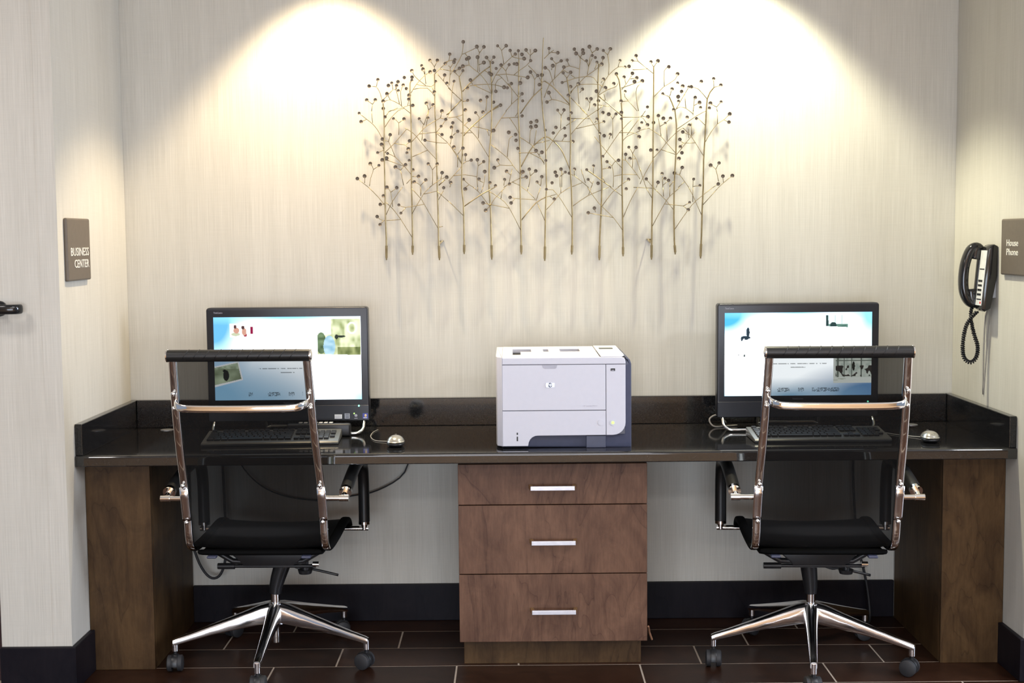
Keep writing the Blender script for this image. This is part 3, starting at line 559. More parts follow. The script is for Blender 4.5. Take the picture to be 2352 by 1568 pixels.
# ================================================================== printer
QO = (.06, -.36, .7272)
pr = thing('printer', 'white desktop printer with dark blue grey side and base on the middle of the counter', 'printer', QO)
def PX(cx): return -.158 + (1000 + cx / 4.2 - 1140) / 709
def PZ(cy): return .7272 + (1030 - (760 + cy / 4.2)) / 708
def pq(L): return [(PX(a), PZ(b)) for a, b in L]
def pbox(name, c, y0, y1, mat, parent=pr, bev=.0015):
    return finish(name, box(NB(), (PX(c[0]), y0, PZ(c[3])), (PX(c[2]), y1, PZ(c[1])), bev), mat, parent, False, None, QO)
ch = finish('chassis', prism(NB(), pq([(648, 1128), (1895, 1140), (1895, 330), (1880, 288), (1848, 264), (1836, 264), (1836, 300), (648, 300)]), -.545, -.145, 'xz', .006), 'printer_dark', pr, True, 30, QO)
pbox('foot', (640, 1128, 1000, 1134), -.53, -.17, 'rubber', pr, 0); pbox('foot', (1600, 1138, 1880, 1134 + 0.5), -.53, -.17, 'rubber', pr, 0)
pbox('seam_backing', (652, 262, 1828, 1000), -.5565, -.546, 'printer_seam', pr, 0)
pbox('chassis_block', (1455, 1018, 1645, 1134), -.556, -.546, 'printer_dark')
dp = pbox('front_door', (650, 329, 1643, 767), -.5605, -.5567, 'printer_white')
lf = [(650, 773), (1643, 773), (1643, 1010), (985, 1012)] + [(985 - 88 * math.sin(R(a)), 1100 - 88 * math.cos(R(a))) for a in (15, 35, 55, 75, 88)] + [(893, 1112), (650, 1112)]
tp = finish('paper_tray', prism(NB(), pq(lf), -.5605, -.546, 'xz', .0012), 'printer_white', pr, False, None, QO)
cc = [(1648, 1010), (1648, 330), (1834, 330), (1834, 890)] + [(1714 + 120 * math.cos(R(a)), 890 + 120 * math.sin(R(a))) for a in (15, 30, 45, 60, 75, 90)]
cp_ = finish('control_column', prism(NB(), pq(cc), -.5605, -.546, 'xz', .0012), 'printer_white', pr, False, None, QO)
tf = [(650, 324), (650, 258), (1795, 258), (1815, 264), (1830, 280), (1834, 300), (1834, 325)]
finish('top_front', prism(NB(), pq(tf), -.5605, -.546, 'xz', .002), 'printer_white', pr, False, None, QO)
finish('left_panel', prism(NB(), [(PX(647), -.5605), (PX(600), -.545), (PX(588), -.51), (PX(586), -.15), (PX(649.5), -.15), (PX(649.5), -.5605)][::-1], PZ(1112), 1.0232, 'xy', .0012), 'printer_white', pr, True, 30, QO)
ZT = 1.0235
def tbox(name, x0, x1, y0, y1, z0, z1, mat, parent=pr, bev=.0015):
    return finish(name, box(NB(), (PX(x0), y0, z0), (PX(x1), y1, z1), bev), mat, parent, False, None, QO)
top = NB()
for (a, b, c, d) in ((650, 1590, -.5590, -.47), (830, 1590, -.4702, -.355), (650, 752, -.4702, -.15), (1430, 1590, -.3552, -.15), (752, 1430, -.245, -.15)):
    box(top, (PX(a), c, 1.0095), (PX(b), d, ZT), .001, 1)
finish('top_cover', top, 'printer_white', pr, False, None, QO)
tbox('bin_floor', 752, 1430, -.47, -.2455, 1.0078, 1.0092, 'printer_slot', pr, 0)
for a, b in ((938, 1062), (1114, 1232)): tbox('bin_rib', a, b, -.3545, -.2455, 1.0094, ZT - .001, 'printer_white')
pn = finish('control_panel', prism(NB(), [(PX(1596), -.5575), (PX(1800), -.5575), (PX(1828), -.53), (PX(1834), -.48), (PX(1834), -.15), (PX(1596), -.15)], PZ(258), ZT + .002, 'xy', .002), 'printer_white', pr, False, None, QO)
tbox('display', 1632, 1772, -.30, -.27, ZT + .002, ZT + .005, 'printer_grey', pn)
finish('door_grip', prism(NB(), pq([(1034, 331), (1180, 331), (1172, 356), (1160, 365), (1060, 365), (1044, 356)]), -.5612, -.5602, 'xz', .0003, 1), 'print_grey', dp, False, None, QO)
bd = finish('badge', prism(NB(), pq(rrect(1068, 500, 1152, 545, 8)), -.5622, -.5603, 'xz', .0004, 1), 'badge_silver', dp, True, 30, QO)
k = NB(); cyl(k, (PX(1109), -.5622, PZ(522)), (PX(1109), -.5628, PZ(522)), .0072, 20); finish('emblem', k, 'badge_ink', dp, True, 40, QO)
def qtext(name, body, cx, cy, w, h, mat, parent, y):
    m = Matrix.Translation(-Vector(QO)) @ face_front(PX(cx), y, PZ(cy))
    return fit_text(name, body, w, h, mat, parent, m, .0004)
qtext('emblem_letters', 'hp', 1088, 538, .0130, .0125, 'badge_silver', dp, -.5628)
qtext('model_lettering', 'HP LaserJet P3015', 1425, 735, .046, .0048, 'print_grey', dp, -.5605)
pbox('level_mark', (785, 980, 797, 1001), -.5612, -.5604, 'printer_slot', tp, 0)
pbox('level_mark', (785, 1018, 797, 1062), -.5612, -.5604, 'printer_slot', tp, .0003)
k = NB(); cyl(k, (PX(1597), -.5604, PZ(888)), (PX(1597), -.5620, PZ(888)), .0095, 24); finish('tray_button', k, 'printer_white', tp, True, 40, QO)
k = NB(); cyl(k, (PX(1711), -.5604, PZ(890)), (PX(1711), -.5618, PZ(890)), .0095, 24); finish('button_ring', k, 'printer_white', cp_, True, 40, QO)
k = NB(); cyl(k, (PX(1711), -.5618, PZ(890)), (PX(1711), -.5626, PZ(890)), .0050, 18); o = finish('power_light', k, 'led_lime', cp_, True, 40, QO); o['label'] = 'lit green power button'
pbox('usb_port', (1692, 367, 1734, 391), -.5616, -.5604, 'printer_slot', cp_, .0004)
pbox('usb_tongue', (1700, 380, 1726, 386), -.5622, -.5616, 'print_grey', cp_, 0)

# ================================================================== monitors
def disc(u, v, cx, cy, rx, ry): return ((u - cx) / rx) ** 2 + ((v - cy) / ry) ** 2 < 1
def lerp(a, b, t): return tuple(x + (y - x) * t for x, y in zip(a, b))
_h = random.Random(11); NZ = [[_h.random() for _ in range(64)] for _ in range(64)]
def vn(x, y):
    i, j = int(math.floor(x)), int(math.floor(y)); f, g = x - i, y - j
    q = lambda a, b: NZ[a % 64][b % 64]
    return (q(i, j) * (1 - f) + q(i + 1, j) * f) * (1 - g) + (q(i, j + 1) * (1 - f) + q(i + 1, j + 1) * f) * g
def inq(u, v, q):
    s = None
    for (a, b), (c, d) in zip(q, q[1:] + q[:1]):
        cr = (c - a) * (v - b) - (d - b) * (u - a)
        if s is None: s = cr > 0
        elif (cr > 0) != s: return False
    return True
def blue_base(u, v, corners, c=(2.6, 2.75, 2.85)):
    for (cu, cv, ru, rv, col, st) in corners:
        d = math.hypot((u - cu) / ru, (v - cv) / rv); t = max(0, 1 - d) ** .95 * st
        c = lerp(c, col, min(1, t * 1.5))
    return c
def taskbar(u, v, c, u0, u1):
    if .905 < v < .955 and u0 < u < u1 and vn(u * 60, 3.3) > .55 and vn(u * 240, v * 160) > .45: return tuple(x * .3 for x in c)
    return c
def textline(u, v, c, u0, u1, vv):
    if u0 < u < u1 and abs(v - vv) < .006 and vn(u * 150, v * 40) > .35: return tuple(x * .33 for x in c)
    return c
def paint_left(u, v):
    c = blue_base(u, v, [(0, 0, .32, .95, (.16, .52, 1.0), .95), (0, 1, .62, .72, (.40, .90, 1.35), .85), (.35, 1, .75, .45, (.55, 1.0, 1.4), .6), (1, 1, .25, .4, (.55, 1.2, 1.5), .7), (.5, 0, .9, .11, (.35, .85, 1.3), .75)])
    c = textline(u, v, c, .30, .60, .622); c = textline(u, v, c, .45, .545, .67); c = taskbar(u, v, c, .22, .60)
    if .112 < u < .272 and .08 < v < .24:
        c = (1.3, 1.35, 1.35)
        if disc(u, v, .147, .115, .010, .022) or disc(u, v, .20, .125, .011, .022): c = (.10, .05, .05)
        elif disc(u, v, .155, .16, .020, .035) or disc(u, v, .208, .175, .016, .045): c = (.62, .33, .25)
        elif disc(u, v, .150, .205, .030, .022): c = (.55, .6, .42)
        elif disc(u, v, .215, .215, .012, .02): c = (.35, .03, .06)
        elif .249 < u < .268 and .115 < v < .2: c = (.28, .015, .06)
    if .705 < u < .998 and .03 < v < .452 + (u - .7) * .05:
        n = vn(u * 60, v * 14); n2 = vn(u * 30 + 9, v * 30)
        c = lerp((.20, .27, .05), (1.0, 1.05, .72), min(1, n * .95 + n2 * .3))
        if u < .80 and v < .22: c = lerp(c, (1.3, 1.35, 1.35), .8)
        if disc(u, v, .785, .36, .040, .13): c = lerp((.26, .50, .66), (.62, .85, .95), n2)
        elif disc(u, v, .730, .32, .035, .13): c = lerp((.05, .09, .04), (.25, .36, .2), n2)
        elif disc(u, v, .835, .245, .012, .03) or disc(u, v, .865, .24, .030, .014): c = (.04, .05, .04)
        elif v > .37 and u > .84: c = lerp((.05, .08, .015), (.50, .55, .25), n)
        elif disc(u, v, .94, .14, .035, .075) and not disc(u, v, .94, .14, .024, .05): c = (.95, 1.05, .85)
    q = [(-.02, .60), (.165, .53), (.193, .755), (-.02, .85)]
    if inq(u, v, q):
        c = (1.5, 1.55, 1.6); q2 = [(-.02, .615), (.158, .548), (.182, .742), (-.02, .825)]
        if inq(u, v, q2):
            n = vn(u * 70, v * 40); n2 = vn(u * 22, v * 16 + 4)
            c = lerp((.16, .22, .10), (.95, 1.15, .8), n2 * (1 - min(1, abs(u - .08) * 6)) + .12 * n)
            if v < .62: c = lerp(c, (.9, 1.1, .8), n)
            if disc(u, v, .078, .70, .020, .065) or disc(u, v, .068, .645, .012, .02): c = (.012, .016, .012)
    return c
def paint_right(u, v):
    c = blue_base(u, v, [(0, 0, .34, .48, (.10, .55, .95), .95), (1, 0, .26, .75, (.35, .95, 1.4), .8), (1, 1, .60, .42, (.22, .50, .95), .95), (.45, 1, .6, .22, (.55, 1.0, 1.4), .7), (0, 1, .2, .3, (.5, 1.2, 1.5), .6), (.5, 0, .9, .09, (.35, .9, 1.3), .7)], (3.4, 3.6, 3.7))
    c = textline(u, v, c, .33, .70, .615); c = textline(u, v, c, .45, .55, .66); c = taskbar(u, v, c, .34, .80)
    if .685 < u < .838 and .035 < v < .185 and v < .17 + (u - .685) * .09:
        n = vn(u * 40, v * 30); c = (.9, 1.05, 1.05)
        if u < .70 + v * .03 or disc(u, v, .737, .155, .022, .035): c = (.03, .06, .06)
        elif v > .145: c = lerp((.03, .10, .08), (.3, .5, .42), n)
        elif abs((u * 22) % 1 - .5) < .09: c = (.55, .7, .7)
    if disc(u, v, .158, .235, .012, .06) or (disc(u, v, .143, .30, .033, .025) and vn(u * 90, v * 60) > .3) or disc(u, v, .117, .31, .008, .03): c = (.03, .05, .07)
    if (disc(u, v, .135, .515, .007, .017) or disc(u, v, .095, .505, .004, .01)): c = (.06, .08, .08)
    if u > .742 and .55 < v < .85:
        c = (1.35, 1.45, 1.35)
        if .755 < u and v < .78:
            c = lerp((.7, .85, .75), (1.35, 1.45, 1.3), vn(u * 60, v * 30))
            if abs(u - .772) < .006 or abs(u - .814) < .004 or abs(u - .865) < .004 or abs(u - .93) < .004 or abs(v - .585) < .006: c = (.25, .3, .25)
            if vn(u * 70, v * 26 + 5) > .62 and .64 < v < .77: c = (.06, .05, .04)
            if disc(u, v, .878, .65, .010, .055): c = (.03, .03, .02)
        elif v > .78 and vn(u * 20, v * 120) > .72: c = (.7, .8, .6)
    return c
def screen(paint, parent):
    nx, ny = 330, 186; w, z0, z1 = .2565, .1215, .4125
    vs = []; cs = []
    for j in range(ny + 1):
        for i in range(nx + 1):
            u, v = i / nx, j / ny; vs.append((-w + 2 * w * u, -.0012, z1 + (z0 - z1) * v)); cs.append(paint(u, v))
    fs = [(j * (nx + 1) + i, (j + 1) * (nx + 1) + i, (j + 1) * (nx + 1) + i + 1, j * (nx + 1) + i + 1) for j in range(ny) for i in range(nx)]
    me = bpy.data.meshes.new('screen'); me.from_pydata(vs, [], fs); me.update()
    at = me.color_attributes.new('Col', 'FLOAT_COLOR', 'POINT')
    at.data.foreach_set('color', [x for c in cs for x in (c[0], c[1], c[2], 1)])
    me.materials.append(M['screen_picture']); o = bpy.data.objects.new('screen', me); COL.objects.link(o); o.parent = parent; return o
def monitor(x, y, paint, label, stickers, rz=0):
    t = thing('computer_monitor', label, 'monitor', (x, y, .7272), rz, 'computer monitors on the counter')
    bz = finish('bezel', prism(NB(), rrect(-.2815, .046, .2815, .445, .010), 0, .048, 'xz', .004, 3), 'bezel', t, True, 30)
    finish('rear_housing', box(NB(), (-.20, .0475, .10), (.20, .075, .40), .012, 3), 'bezel_side', t, True, 30)
    screen(paint, t)
    finish('chin_panel', box(NB(), (-.2795, -.0004, .0480), (.2795, .001, .1005), .0003, 1), 'bezel', bz)
    fit_text('lettering', 'ThinkCentre', .031, .0060, 'print_grey', bz, face_front(-.2555, -.0001, .4250), .0003)
    fit_text('lettering', 'ThinkCentre', .038, .0052, 'bracket_grey', bz, face_front(-.019, -.0001, .1075), .0003)
    k = NB(); 
    lft = [(-.262, .020, .062), (-.262, .0, .040), (-.262, -.016, .026)] + [(-.232 - .030 * math.cos(R(a)), -.016 - .022 * math.sin(R(a)), .0262 - .0196 * math.sin(R(a))) for a in (20, 40, 60, 75, 90)]
    tube(k, lft + [(-x_, y_, z_) for x_, y_, z_ in reversed(lft)], .0056, 10)
    finish('foot_wire', k, 'chrome', t, True)
    k = NB(); tube(k, [(-.11, .074, .30), (-.11, .12, .17), (-.11, .155, .012), (-.09, .160, .0066), (.09, .160, .0066), (.11, .155, .012), (.11, .12, .17), (.11, .074, .30)], .0056, 10, 2)
    finish('rear_leg', k, 'chrome', t, True)
    k = NB(); cyl(k, (.2455, 0, .0985), (.2455, -.0018, .0985), .0030, 14); finish('power_light', k, 'led_green', bz, True, 40)
    if stickers:
        for (a, b, c, d, m, nm) in ((.160, .0535, .186, .0685, 'sticker_white', 'sticker'), (.195, .0535, .213, .072, 'sticker_grey', 'sticker'), (.258, .0535, .2765, .072, 'sticker_blue', 'sticker')):
            s = finish(nm, box(NB(), (a, -.0018, b), (c, -.0010, d), 0), m, bz)
            if m == 'sticker_blue':
                k = NB(); ell(k, ((a + c) / 2 + .001, -.0018, (b + d) / 2 + .001), (.0042, .0006, .0052), 12, 6); finish('sticker_emblem', k, 'sticker_flag', bz, True)
                finish('sticker_line', box(NB(), (a + .003, -.0022, b + .0014), (c - .003, -.0017, b + .004)), 'sticker_white', bz)
            elif m == 'sticker_grey':
                for z in (.057, .062, .068): finish('sticker_line', box(NB(), (a + .003, -.0022, z), (c - .003, -.0017, z + .0016)), 'bezel', bz)
            else:
                for z in (.058, .063): finish('sticker_line', box(NB(), (a + .003, -.0022, z), (c - .003, -.0017, z + .0009)), 'print_grey', bz)
        k = NB(); ell(k, (.2345, -.0012, .064), (.0055, .0006, .005), 10, 6); box(k, (.229, -.0018, .0535), (.240, -.0010, .0555)); finish('sticker', k, 'print_grey', bz, True, 30)
        k = NB(); cyl(k, (.2285, 0, .0715), (.2285, -.0018, .0715), .0026, 12); finish('indicator_light', k, 'led_lime', bz, True, 40)
    return t
monitor(-.8885, -.205, paint_left, 'black framed computer monitor showing two figures in a bright photo, behind the left office chair', True)
monitor(.8930, -.205, paint_right, 'black framed computer monitor with bright screen behind the right office chair', False)

# loop of cable left of the right monitor
k = NB(); tube(k, [(.66, -.10, .74), (.632, -.115, .768), (.612, -.12, .768), (.597, -.125, .757), (.600, -.13, .742), (.615, -.135, .731), (.65, -.12, .7303), (.70, -.10, .7303)], .0030, 7, 4)
tag(finish('monitor_cable', k, 'wire_grey', None, True), 'grey cable curling on the counter left of the right monitor', 'cable')
# low black device under the left monitor
dv = thing('desktop_device', 'low black rounded device with pale keys on its top edge under the left monitor', 'device', (-.775, -.262, .7272))
finish('device_body', box(NB(), (-.11, -.018, .001), (.11, .011, .046), .007, 3), 'black_plastic', dv, True, 40)
for i in range(7):
    finish('device_key', box(NB(), (-.070 + i * .0175, -.012, .0458), (-.0565 + i * .0175, .006, .0505), .0015, 1), 'silver_plastic', dv)

# ================================================================== keyboards and mice
def keyboard(x, y, rz, label):
    t = thing('keyboard', label, 'keyboard', (x, y, .7272), rz, 'keyboards on the counter')
    finish('case', prism(NB(), [(-.083, .0015), (-.085, .008), (-.080, .0125), (.078, .030), (.082, .026), (.082, .0015)], -.226, .226, 'yz', .002), 'key_deck', t, True, 30)
    U = .0187; sl = math.atan2(.0175, .158); ms = {}
    rows = [[(0, 1)] + [(2 + i + .5 * (i // 4), 1) for i in range(12)],
            [(i, 1) for i in range(13)] + [(13, 2)],
            [(0, 1.5)] + [(1.5 + i, 1) for i in range(12)] + [(13.5, 1.5)],
            [(0, 1.75)] + [(1.75 + i, 1) for i in range(11)] + [(12.75, 2.25)],
            [(0, 2.25)] + [(2.25 + i, 1) for i in range(10)] + [(12.25, 2.75)],
            [(0, 1.25), (1.25, 1.25), (2.5, 1.25), (3.75, 6.25), (10, 1.25), (11.25, 1.25), (12.5, 1.25), (13.75, 1.25)]]
    nav = [[0, 1, 2], [0, 1, 2], [0, 1, 2], [], [1], [0, 1, 2]]; pad = [[], [0, 1, 2, 3], [0, 1, 2, 3], [0, 1, 2], [0, 1, 2, 3], [0, 1, 2]]
    for r in range(6):
        items = rows[r] + [(15.35 + q, 1) for q in nav[r]] + [(18.7 + q, 1) for q in pad[r]]
        yy = .060 - r * .0205 - (0 if r == 0 else .006)
        for (u, w) in items:
            if w not in ms:
                k = NB(); box(k, (-w * U / 2 + .0012, -.0080, 0), (w * U / 2 - .0012, .0080, .0065), .0014, 1)
                o = finish('key', k, 'keycap', t); ms[w] = o
            else:
                o = ms[w].copy(); COL.objects.link(o)
            o.name = 'key'; o.parent = t; o.location = (-.2125 + (u + w / 2) * U, yy, .0213 + math.tan(sl) * yy); o.rotation_euler = (sl, 0, 0)
    return t
keyboard(-.915, -.378, R(3.0), 'black computer keyboard with grey rim on the counter in front of the left monitor')
keyboard(.917, -.405, 0, 'black computer keyboard with grey rim on the counter in front of the right monitor')
def mouse(x, y, rz, label, cordpts):
    t = thing('computer_mouse', label, 'mouse', (x, y, .7272), rz, 'computer mice on the counter')
    def shell(zc, hx, hy, hz, cut):
        k = NB(); bmesh.ops.create_uvsphere(k, u_segments=24, v_segments=16, radius=1)
        for v in k.verts:
            c = v.co; c.x = math.copysign(abs(c.x) ** .85, c.x) * hx * (1 - .12 * c.y); c.y = math.copysign(abs(c.y) ** .85, c.y) * hy; c.z = max(cut, c.z * hz * (1.0 - .18 * (c.y / hy)) + zc)
        return k
    finish('shell', shell(.010, .029, .052, .026, .0165), 'mouse_silver', t, True)
    finish('underside', shell(.010, .0292, .0522, .0105, .001), 'black_plastic', t, True)
    k = NB(); cyl(k, (-.003, .036, .0275), (.003, .036, .0275), .007, 14); finish('scroll_wheel', k, 'rubber', t, True, 40)
    finish('cord', tube(NB(), cordpts, .0016, 6, 5), 'wire_grey', t, True)
    return t
mouse(-.491, -.480, R(4), 'silver computer mouse on the counter between the left monitor and the printer', [(-.002, .05, .008), (-.03, .075, .003), (-.072, .11, .0018), (-.090, .20, .0018), (-.085, .30, .0018), (-.07, .36, .0018)])
mouse(1.268, -.485, R(-6), 'silver computer mouse on the counter at the right end below the telephone', [(0, .05, .008), (-.02, .08, .003), (-.07, .12, .0018), (-.13, .19, .0018), (-.19, .24, .0018)])

# ================================================================== cords hanging under the counter
k = NB(); tube(k, [(-1.283, -.07, .40), (-1.279, -.07, .33), (-1.25, -.07, .235), (-1.215, -.07, .185), (-1.180, -.07, .188), (-1.157, -.07, .24), (-1.150, -.07, .32), (-1.155, -.06, .45), (-1.16, -.05, .60), (-1.16, -.04, .691)], .0048, 7, 4)
tag(finish('power_cord', k, 'rubber', None, True), 'black cord hanging in a loop under the counter behind the left chair', 'cord')
k = NB(); tube(k, [(-1.12, -.05, .691), (-1.10, -.04, .60), (-1.03, -.03, .515), (-.93, -.025, .470), (-.80, -.025, .455), (-.70, -.025, .470), (-.60, -.03, .492), (-.50, -.04, .56), (-.47, -.05, .691)], .0028, 6, 4)
tag(finish('power_cord', k, 'rubber', None, True), 'thin black wire sagging along the wall under the counter beside the left chair', 'cord')
k = NB(); tube(k, [(1.135, -.05, .691), (1.13, -.05, .55), (1.14, -.055, .36), (1.150, -.06, .27), (1.168, -.06, .20), (1.185, -.06, .12), (1.19, -.08, .03), (1.17, -.12, .006), (1.10, -.16, .0055)], .0048, 7, 4)
tag(finish('power_cord', k, 'rubber', None, True), 'black cord hanging down the wall to the floor behind the right chair', 'cord')
# ================================================================== office chairs
def chair(x, y, rz, base_rot, label, slant):
    t = thing('office_chair', label, 'chair', (x, y, 0), rz, 'office chairs at the desk')
    prof = [(-.428, 1.062), (-.410, .985), (-.388, .900), (-.362, .815), (-.330, .730), (-.300, .655), (-.278, .585), (-.264, .525), (-.256, .480), (-.240, .448), (-.205, .432), (-.12, .428), (0, .432), (.11, .440), (.175, .438), (.215, .422), (.232, .395)]
    def hw(z): return .2015 + .012 * max(0, min(1, (1.06 - z) / .45))
    P = smooth_path([(0, a, b) for a, b in prof], 4)
    for s in (-1, 1):
        f = finish('side_frame', strap(NB(), [(s * hw(p.z), p.y, p.z) for p in P], .0250, .0165, (1, 0, 0), 0, 16, .6), 'chrome', t, True)
        # clamping plates and their bolts
        k = NB(); strap(k, [(s * (hw(z) + .001), yy, z) for yy, z in ((-.3035, .645), (-.2805, .570), (-.272, .535))], .0275, .012, (1, 0, 0), 2, 12, .5)
        finish('clamp_plate', k, 'aluminium', f, True)
        for yy, z in ((-.308, .652), (-.2745, .530), (-.410, .950), (-.399, .905)):
            k = NB(); ell(k, (s * hw(z), yy - .009, z), (.0075, .006, .0075), 12, 8); finish('bolt', k, 'chrome', f, True)
        wp = [(s * hw(p.z), p.y, p.z) for p in P if p.y > -.215 and p.z < .47]
        finish('rail_wrap', strap(NB(), wp, .0300, .0215, (1, 0, 0), 0, 14, .6), 'seat_cloth', t, True)
    # woven sling
    k = NB(); rows = []
    for p in P:
        w = hw(p.z) - .006; r = []
        for i in range(13):
            q = -1 + 2 * i / 12; sag = .010 * (1 - q * q)
            T = -1 if p.z > .5 else 0
            r.append(k.verts.new((w * q, p.y + (sag if T else 0) + .004, p.z - (0 if T else sag) + (.003 if not T else 0))))
        rows.append(r)
    for a, b in zip(rows[:-1], rows[1:]):
        for i in range(12): k.faces.new((a[i], a[i + 1], b[i + 1], b[i]))
    finish('mesh_sling', k, 'sling_mesh', t, True)['label'] = 'see-through black mesh back and seat'
    # seat pad under the sling closes the view at the lower back
    k = NB(); strap(k, [(0, -.225, .425), (0, -.19, .412), (0, -.05, .408), (0, .10, .414), (0, .175, .412), (0, .205, .398)], .395, .016, (1, 0, 0), 3, 16, .35)
    finish('seat_pad', k, 'seat_cloth', t, True)
    # head roll
    k = NB(); cyl(k, (-.212, -.434, 1.066), (.212, -.434, 1.066), .0180, 24)
    roll = finish('head_roll', k, 'black_leather', t, True, 40)
    for s in (-1, 1):
        k = NB(); cyl(k, (s * .2121, -.434, 1.066), (s * .2155, -.434, 1.066), .0188, 24); ell(k, (s * .2155, -.434, 1.066), (.004, .015, .015), 16, 8)
        finish('end_cap', k, 'chrome', roll, True, 40)
    k = NB()
    for i in range(11):
        xx = -.16 + i * .032; tube(k, [(xx + .012 * math.sin(a) , -.434 - .0182 * math.cos(a), 1.066 + .0182 * math.sin(a)) for a in [math.pi * (q / 8 - .15) for q in range(9)]], .0011, 5)
    finish('roll_crease', k, 'black_leather', roll, True)
    # bowed cross bar
    k = NB(); strap(k, [(-.200, -.392, .922), (-.1985, -.416, .921), (-.192, -.436, .917), (-.176, -.450, .912), (-.15, -.4555, .910), (-.10, -.457, .909), (0, -.458, .9085), (.10, -.457, .909), (.15, -.4555, .910), (.176, -.450, .912), (.192, -.436, .917), (.1985, -.416, .921), (.200, -.392, .922)], .0225, .0085, (0, 0, 1), 3, 14, .6)
    finish('cross_bar', k, 'chrome', t, True)
    # arm rests
    for s in (-1, 1):
        ax = s * .279
        k = NB(); tube(k, [(ax, -.225, .618), (ax, -.13, .640), (ax, -.03, .657), (ax, .06, .661), (ax, .115, .655), (ax, .150, .630), (ax, .165, .590), (ax, .171, .54), (ax, .172, .430)], .0195, 16, 4)
        a = finish('arm_rest', k, 'black_leather', t, True, 50)
        k = NB(); tube(k, [(ax, -.270, .606), (ax, -.255, .611), (ax, -.222, .619)], .0095, 12); cyl(k, (ax, -.236, .6155), (ax, -.222, .619), .0200, 14)
        cyl(k, (s * .214, -.272, .604), (s * .292, -.272, .604), .0085, 14); cyl(k, (s * .266, -.272, .604), (s * .295, -.272, .604), .0105, 14)
        finish('arm_bracket', k, 'chrome', a, True, 40)
        k = NB(); cyl(k, (ax, .172, .432), (ax, .172, .405), .0110, 12); cyl(k, (ax, .172, .434), (ax, .172, .424), .0200, 14); cyl(k, (s * .205, .172, .409), (s * .293, .172, .409), .0085, 14)
        finish('arm_bracket', k, 'chrome', a, True, 40)
    # mechanism below the seat
    k = NB(); prism(k, [(-.135, .404), (-.085, .362), (-.078, .350), (.085, .350), (.105, .366), (.140, .404)], -.12, .13, 'xz', .004)
    finish('tilt_mechanism', k, 'black_plastic', t, True, 30)
    k = NB()
    for yy in (-.10, .11): tube(k, [(-.205, yy, .420), (-.19, yy, .408), (-.125, yy, .368), (-.09, yy, .361), (.09, yy, .361), (.125, yy, .368), (.19, yy, .408), (.205, yy, .420)], .0095, 10, 2)
    finish('seat_bracket', k, 'black_plastic', t, True)
    for s in (-1, 1):
        k = NB(); box(k, (min(s * .135, s * .165), -.240, .404), (max(s * .135, s * .165), -.215, .412), .003); finish('stop_block', k, 'printer_dark', t)
    k = NB(); cyl(k, (-.115, -.09, .343), (.155, -.09, .343), .0060, 10); cyl(k, (-.168, -.09, .343), (-.112, -.09, .343), .0100, 12)
    lv = finish('height_lever', k, 'black_plastic', t, True, 40)
    k = NB(); cyl(k, (.145, -.09, .349), (.165, -.09, .349), .0085, 12); finish('lever_tip', k, 'chrome', lv, True, 40)
    k = NB(); cyl(k, (.108, -.03, .358), (.108, -.03, .315), .0120, 14); cyl(k, (.108, -.03, .316), (.108, -.03, .303), .0245, 20, .021)
    finish('tension_knob', k, 'black_plastic', t, True, 40)
    k = NB(); tube(k, [(.02, .05, .325), (.05, .05, .308), (.08, .05, .298), (.10, .05, .300), (.155, .05, .288), (.205, .05, .276)], .0045, 8, 3)
    finish('tilt_lever', k, 'black_plastic', t, True)
    # column
    k = NB(); tube(k, [(slant, 0, .352), (slant * .8, 0, .320), (slant * .35, 0, .280), (slant * .08, 0, .250), (0, 0, .228)], .030, 20, 0, .0195)
    finish('column_cover', k, 'black_plastic', t, True, 40)
    k = NB(); cyl(k, (0, 0, .229), (0, 0, .150), .0150, 20); cyl(k, (0, 0, .15), (0, 0, .062), .0135, 18)
    finish('gas_column', k, 'chrome', t, True, 40)
    # five-star base
    k = NB(); cyl(k, (0, 0, .128), (0, 0, .196), .034, 24, .027); hub = finish('base_hub', k, 'aluminium', t, True, 40)
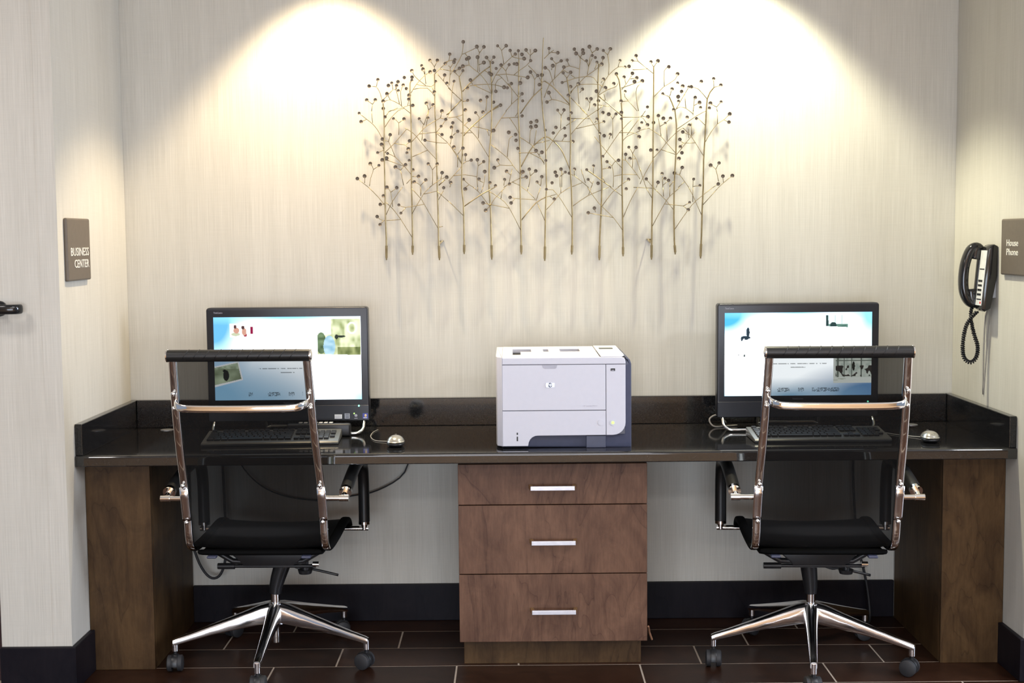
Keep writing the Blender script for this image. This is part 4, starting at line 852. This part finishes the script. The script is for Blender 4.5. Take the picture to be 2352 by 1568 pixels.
    for q in range(5):
        an = R(-90 + 72 * q) + base_rot; c, s = math.cos(an), math.sin(an)
        def W(r, u, z): return (r * c - u * s, r * s + u * c, z)
        sec = []
        for (r, zt, zb, h) in ((.022, .197, .134, .024), (.05, .192, .131, .0235), (.10, .176, .125, .0205), (.16, .157, .118, .0180), (.22, .139, .109, .0160), (.28, .121, .097, .0140), (.326, .109, .088, .0125), (.338, .104, .084, .0105)):
            d = zt - zb
            sec.append([W(r, -h * .35, zt), W(r, -h * .72, zt - d * .10), W(r, -h * .95, zt - d * .30), W(r, -h, zb + d * .15), W(r, -h * .85, zb), W(r, h * .85, zb), W(r, h, zb + d * .15), W(r, h * .95, zt - d * .30), W(r, h * .72, zt - d * .10), W(r, h * .35, zt)])
        k = NB(); ring_sweep(k, sec); bmesh.ops.recalc_face_normals(k, faces=k.faces)
        cyl(k, W(.330, 0, .098), W(.330, 0, .0665), .0108, 14)
        finish('base_leg', k, 'aluminium', t, True, 45)
        cr = R(25 + 40 * q) + base_rot if q else R(4)
        ca, sa = math.cos(cr), math.sin(cr)
        ctr = Vector(W(.330, 0, 0)); ofs = Vector((-sa, ca, 0)) * .008; axd = Vector((ca, sa, 0))
        k = NB(); cyl(k, ctr + Vector((0, 0, .068)), ctr + Vector((0, 0, .052)), .0062, 12)
        hood = []
        for a in range(9):
            th = R(-15 + 210 * a / 8); fv = Vector((-sa, ca, 0))
            p = ctr + ofs + fv * (.0275 * math.cos(th)) + Vector((0, 0, .0285 + .0275 * math.sin(th))); hood.append(p)
        strap(k, hood, .020, .004, axd, 0, 10, .4)
        cst = finish('caster', k, 'black_plastic', t, True, 40)
        for sd in (-1, 1):
            k = NB(); a0 = ctr + ofs + axd * (sd * .009) + Vector((0, 0, .0275)); a1 = ctr + ofs + axd * (sd * .0255) + Vector((0, 0, .0275))
            cyl(k, a0, a0 + (a1 - a0) * .8, .0265, 24); cyl(k, a0 + (a1 - a0) * .8, a1, .0265, 24, .0215); finish('wheel', k, 'rubber', cst, True, 35)
    return t
chair(-.905, -.452, R(-1.5), R(1.5), 'black mesh office chair with chrome frame in front of the left monitor', .030)
chair(.876, -.508, R(-3.0), R(-8.0), 'black mesh office chair with chrome frame in front of the right monitor', -.010)
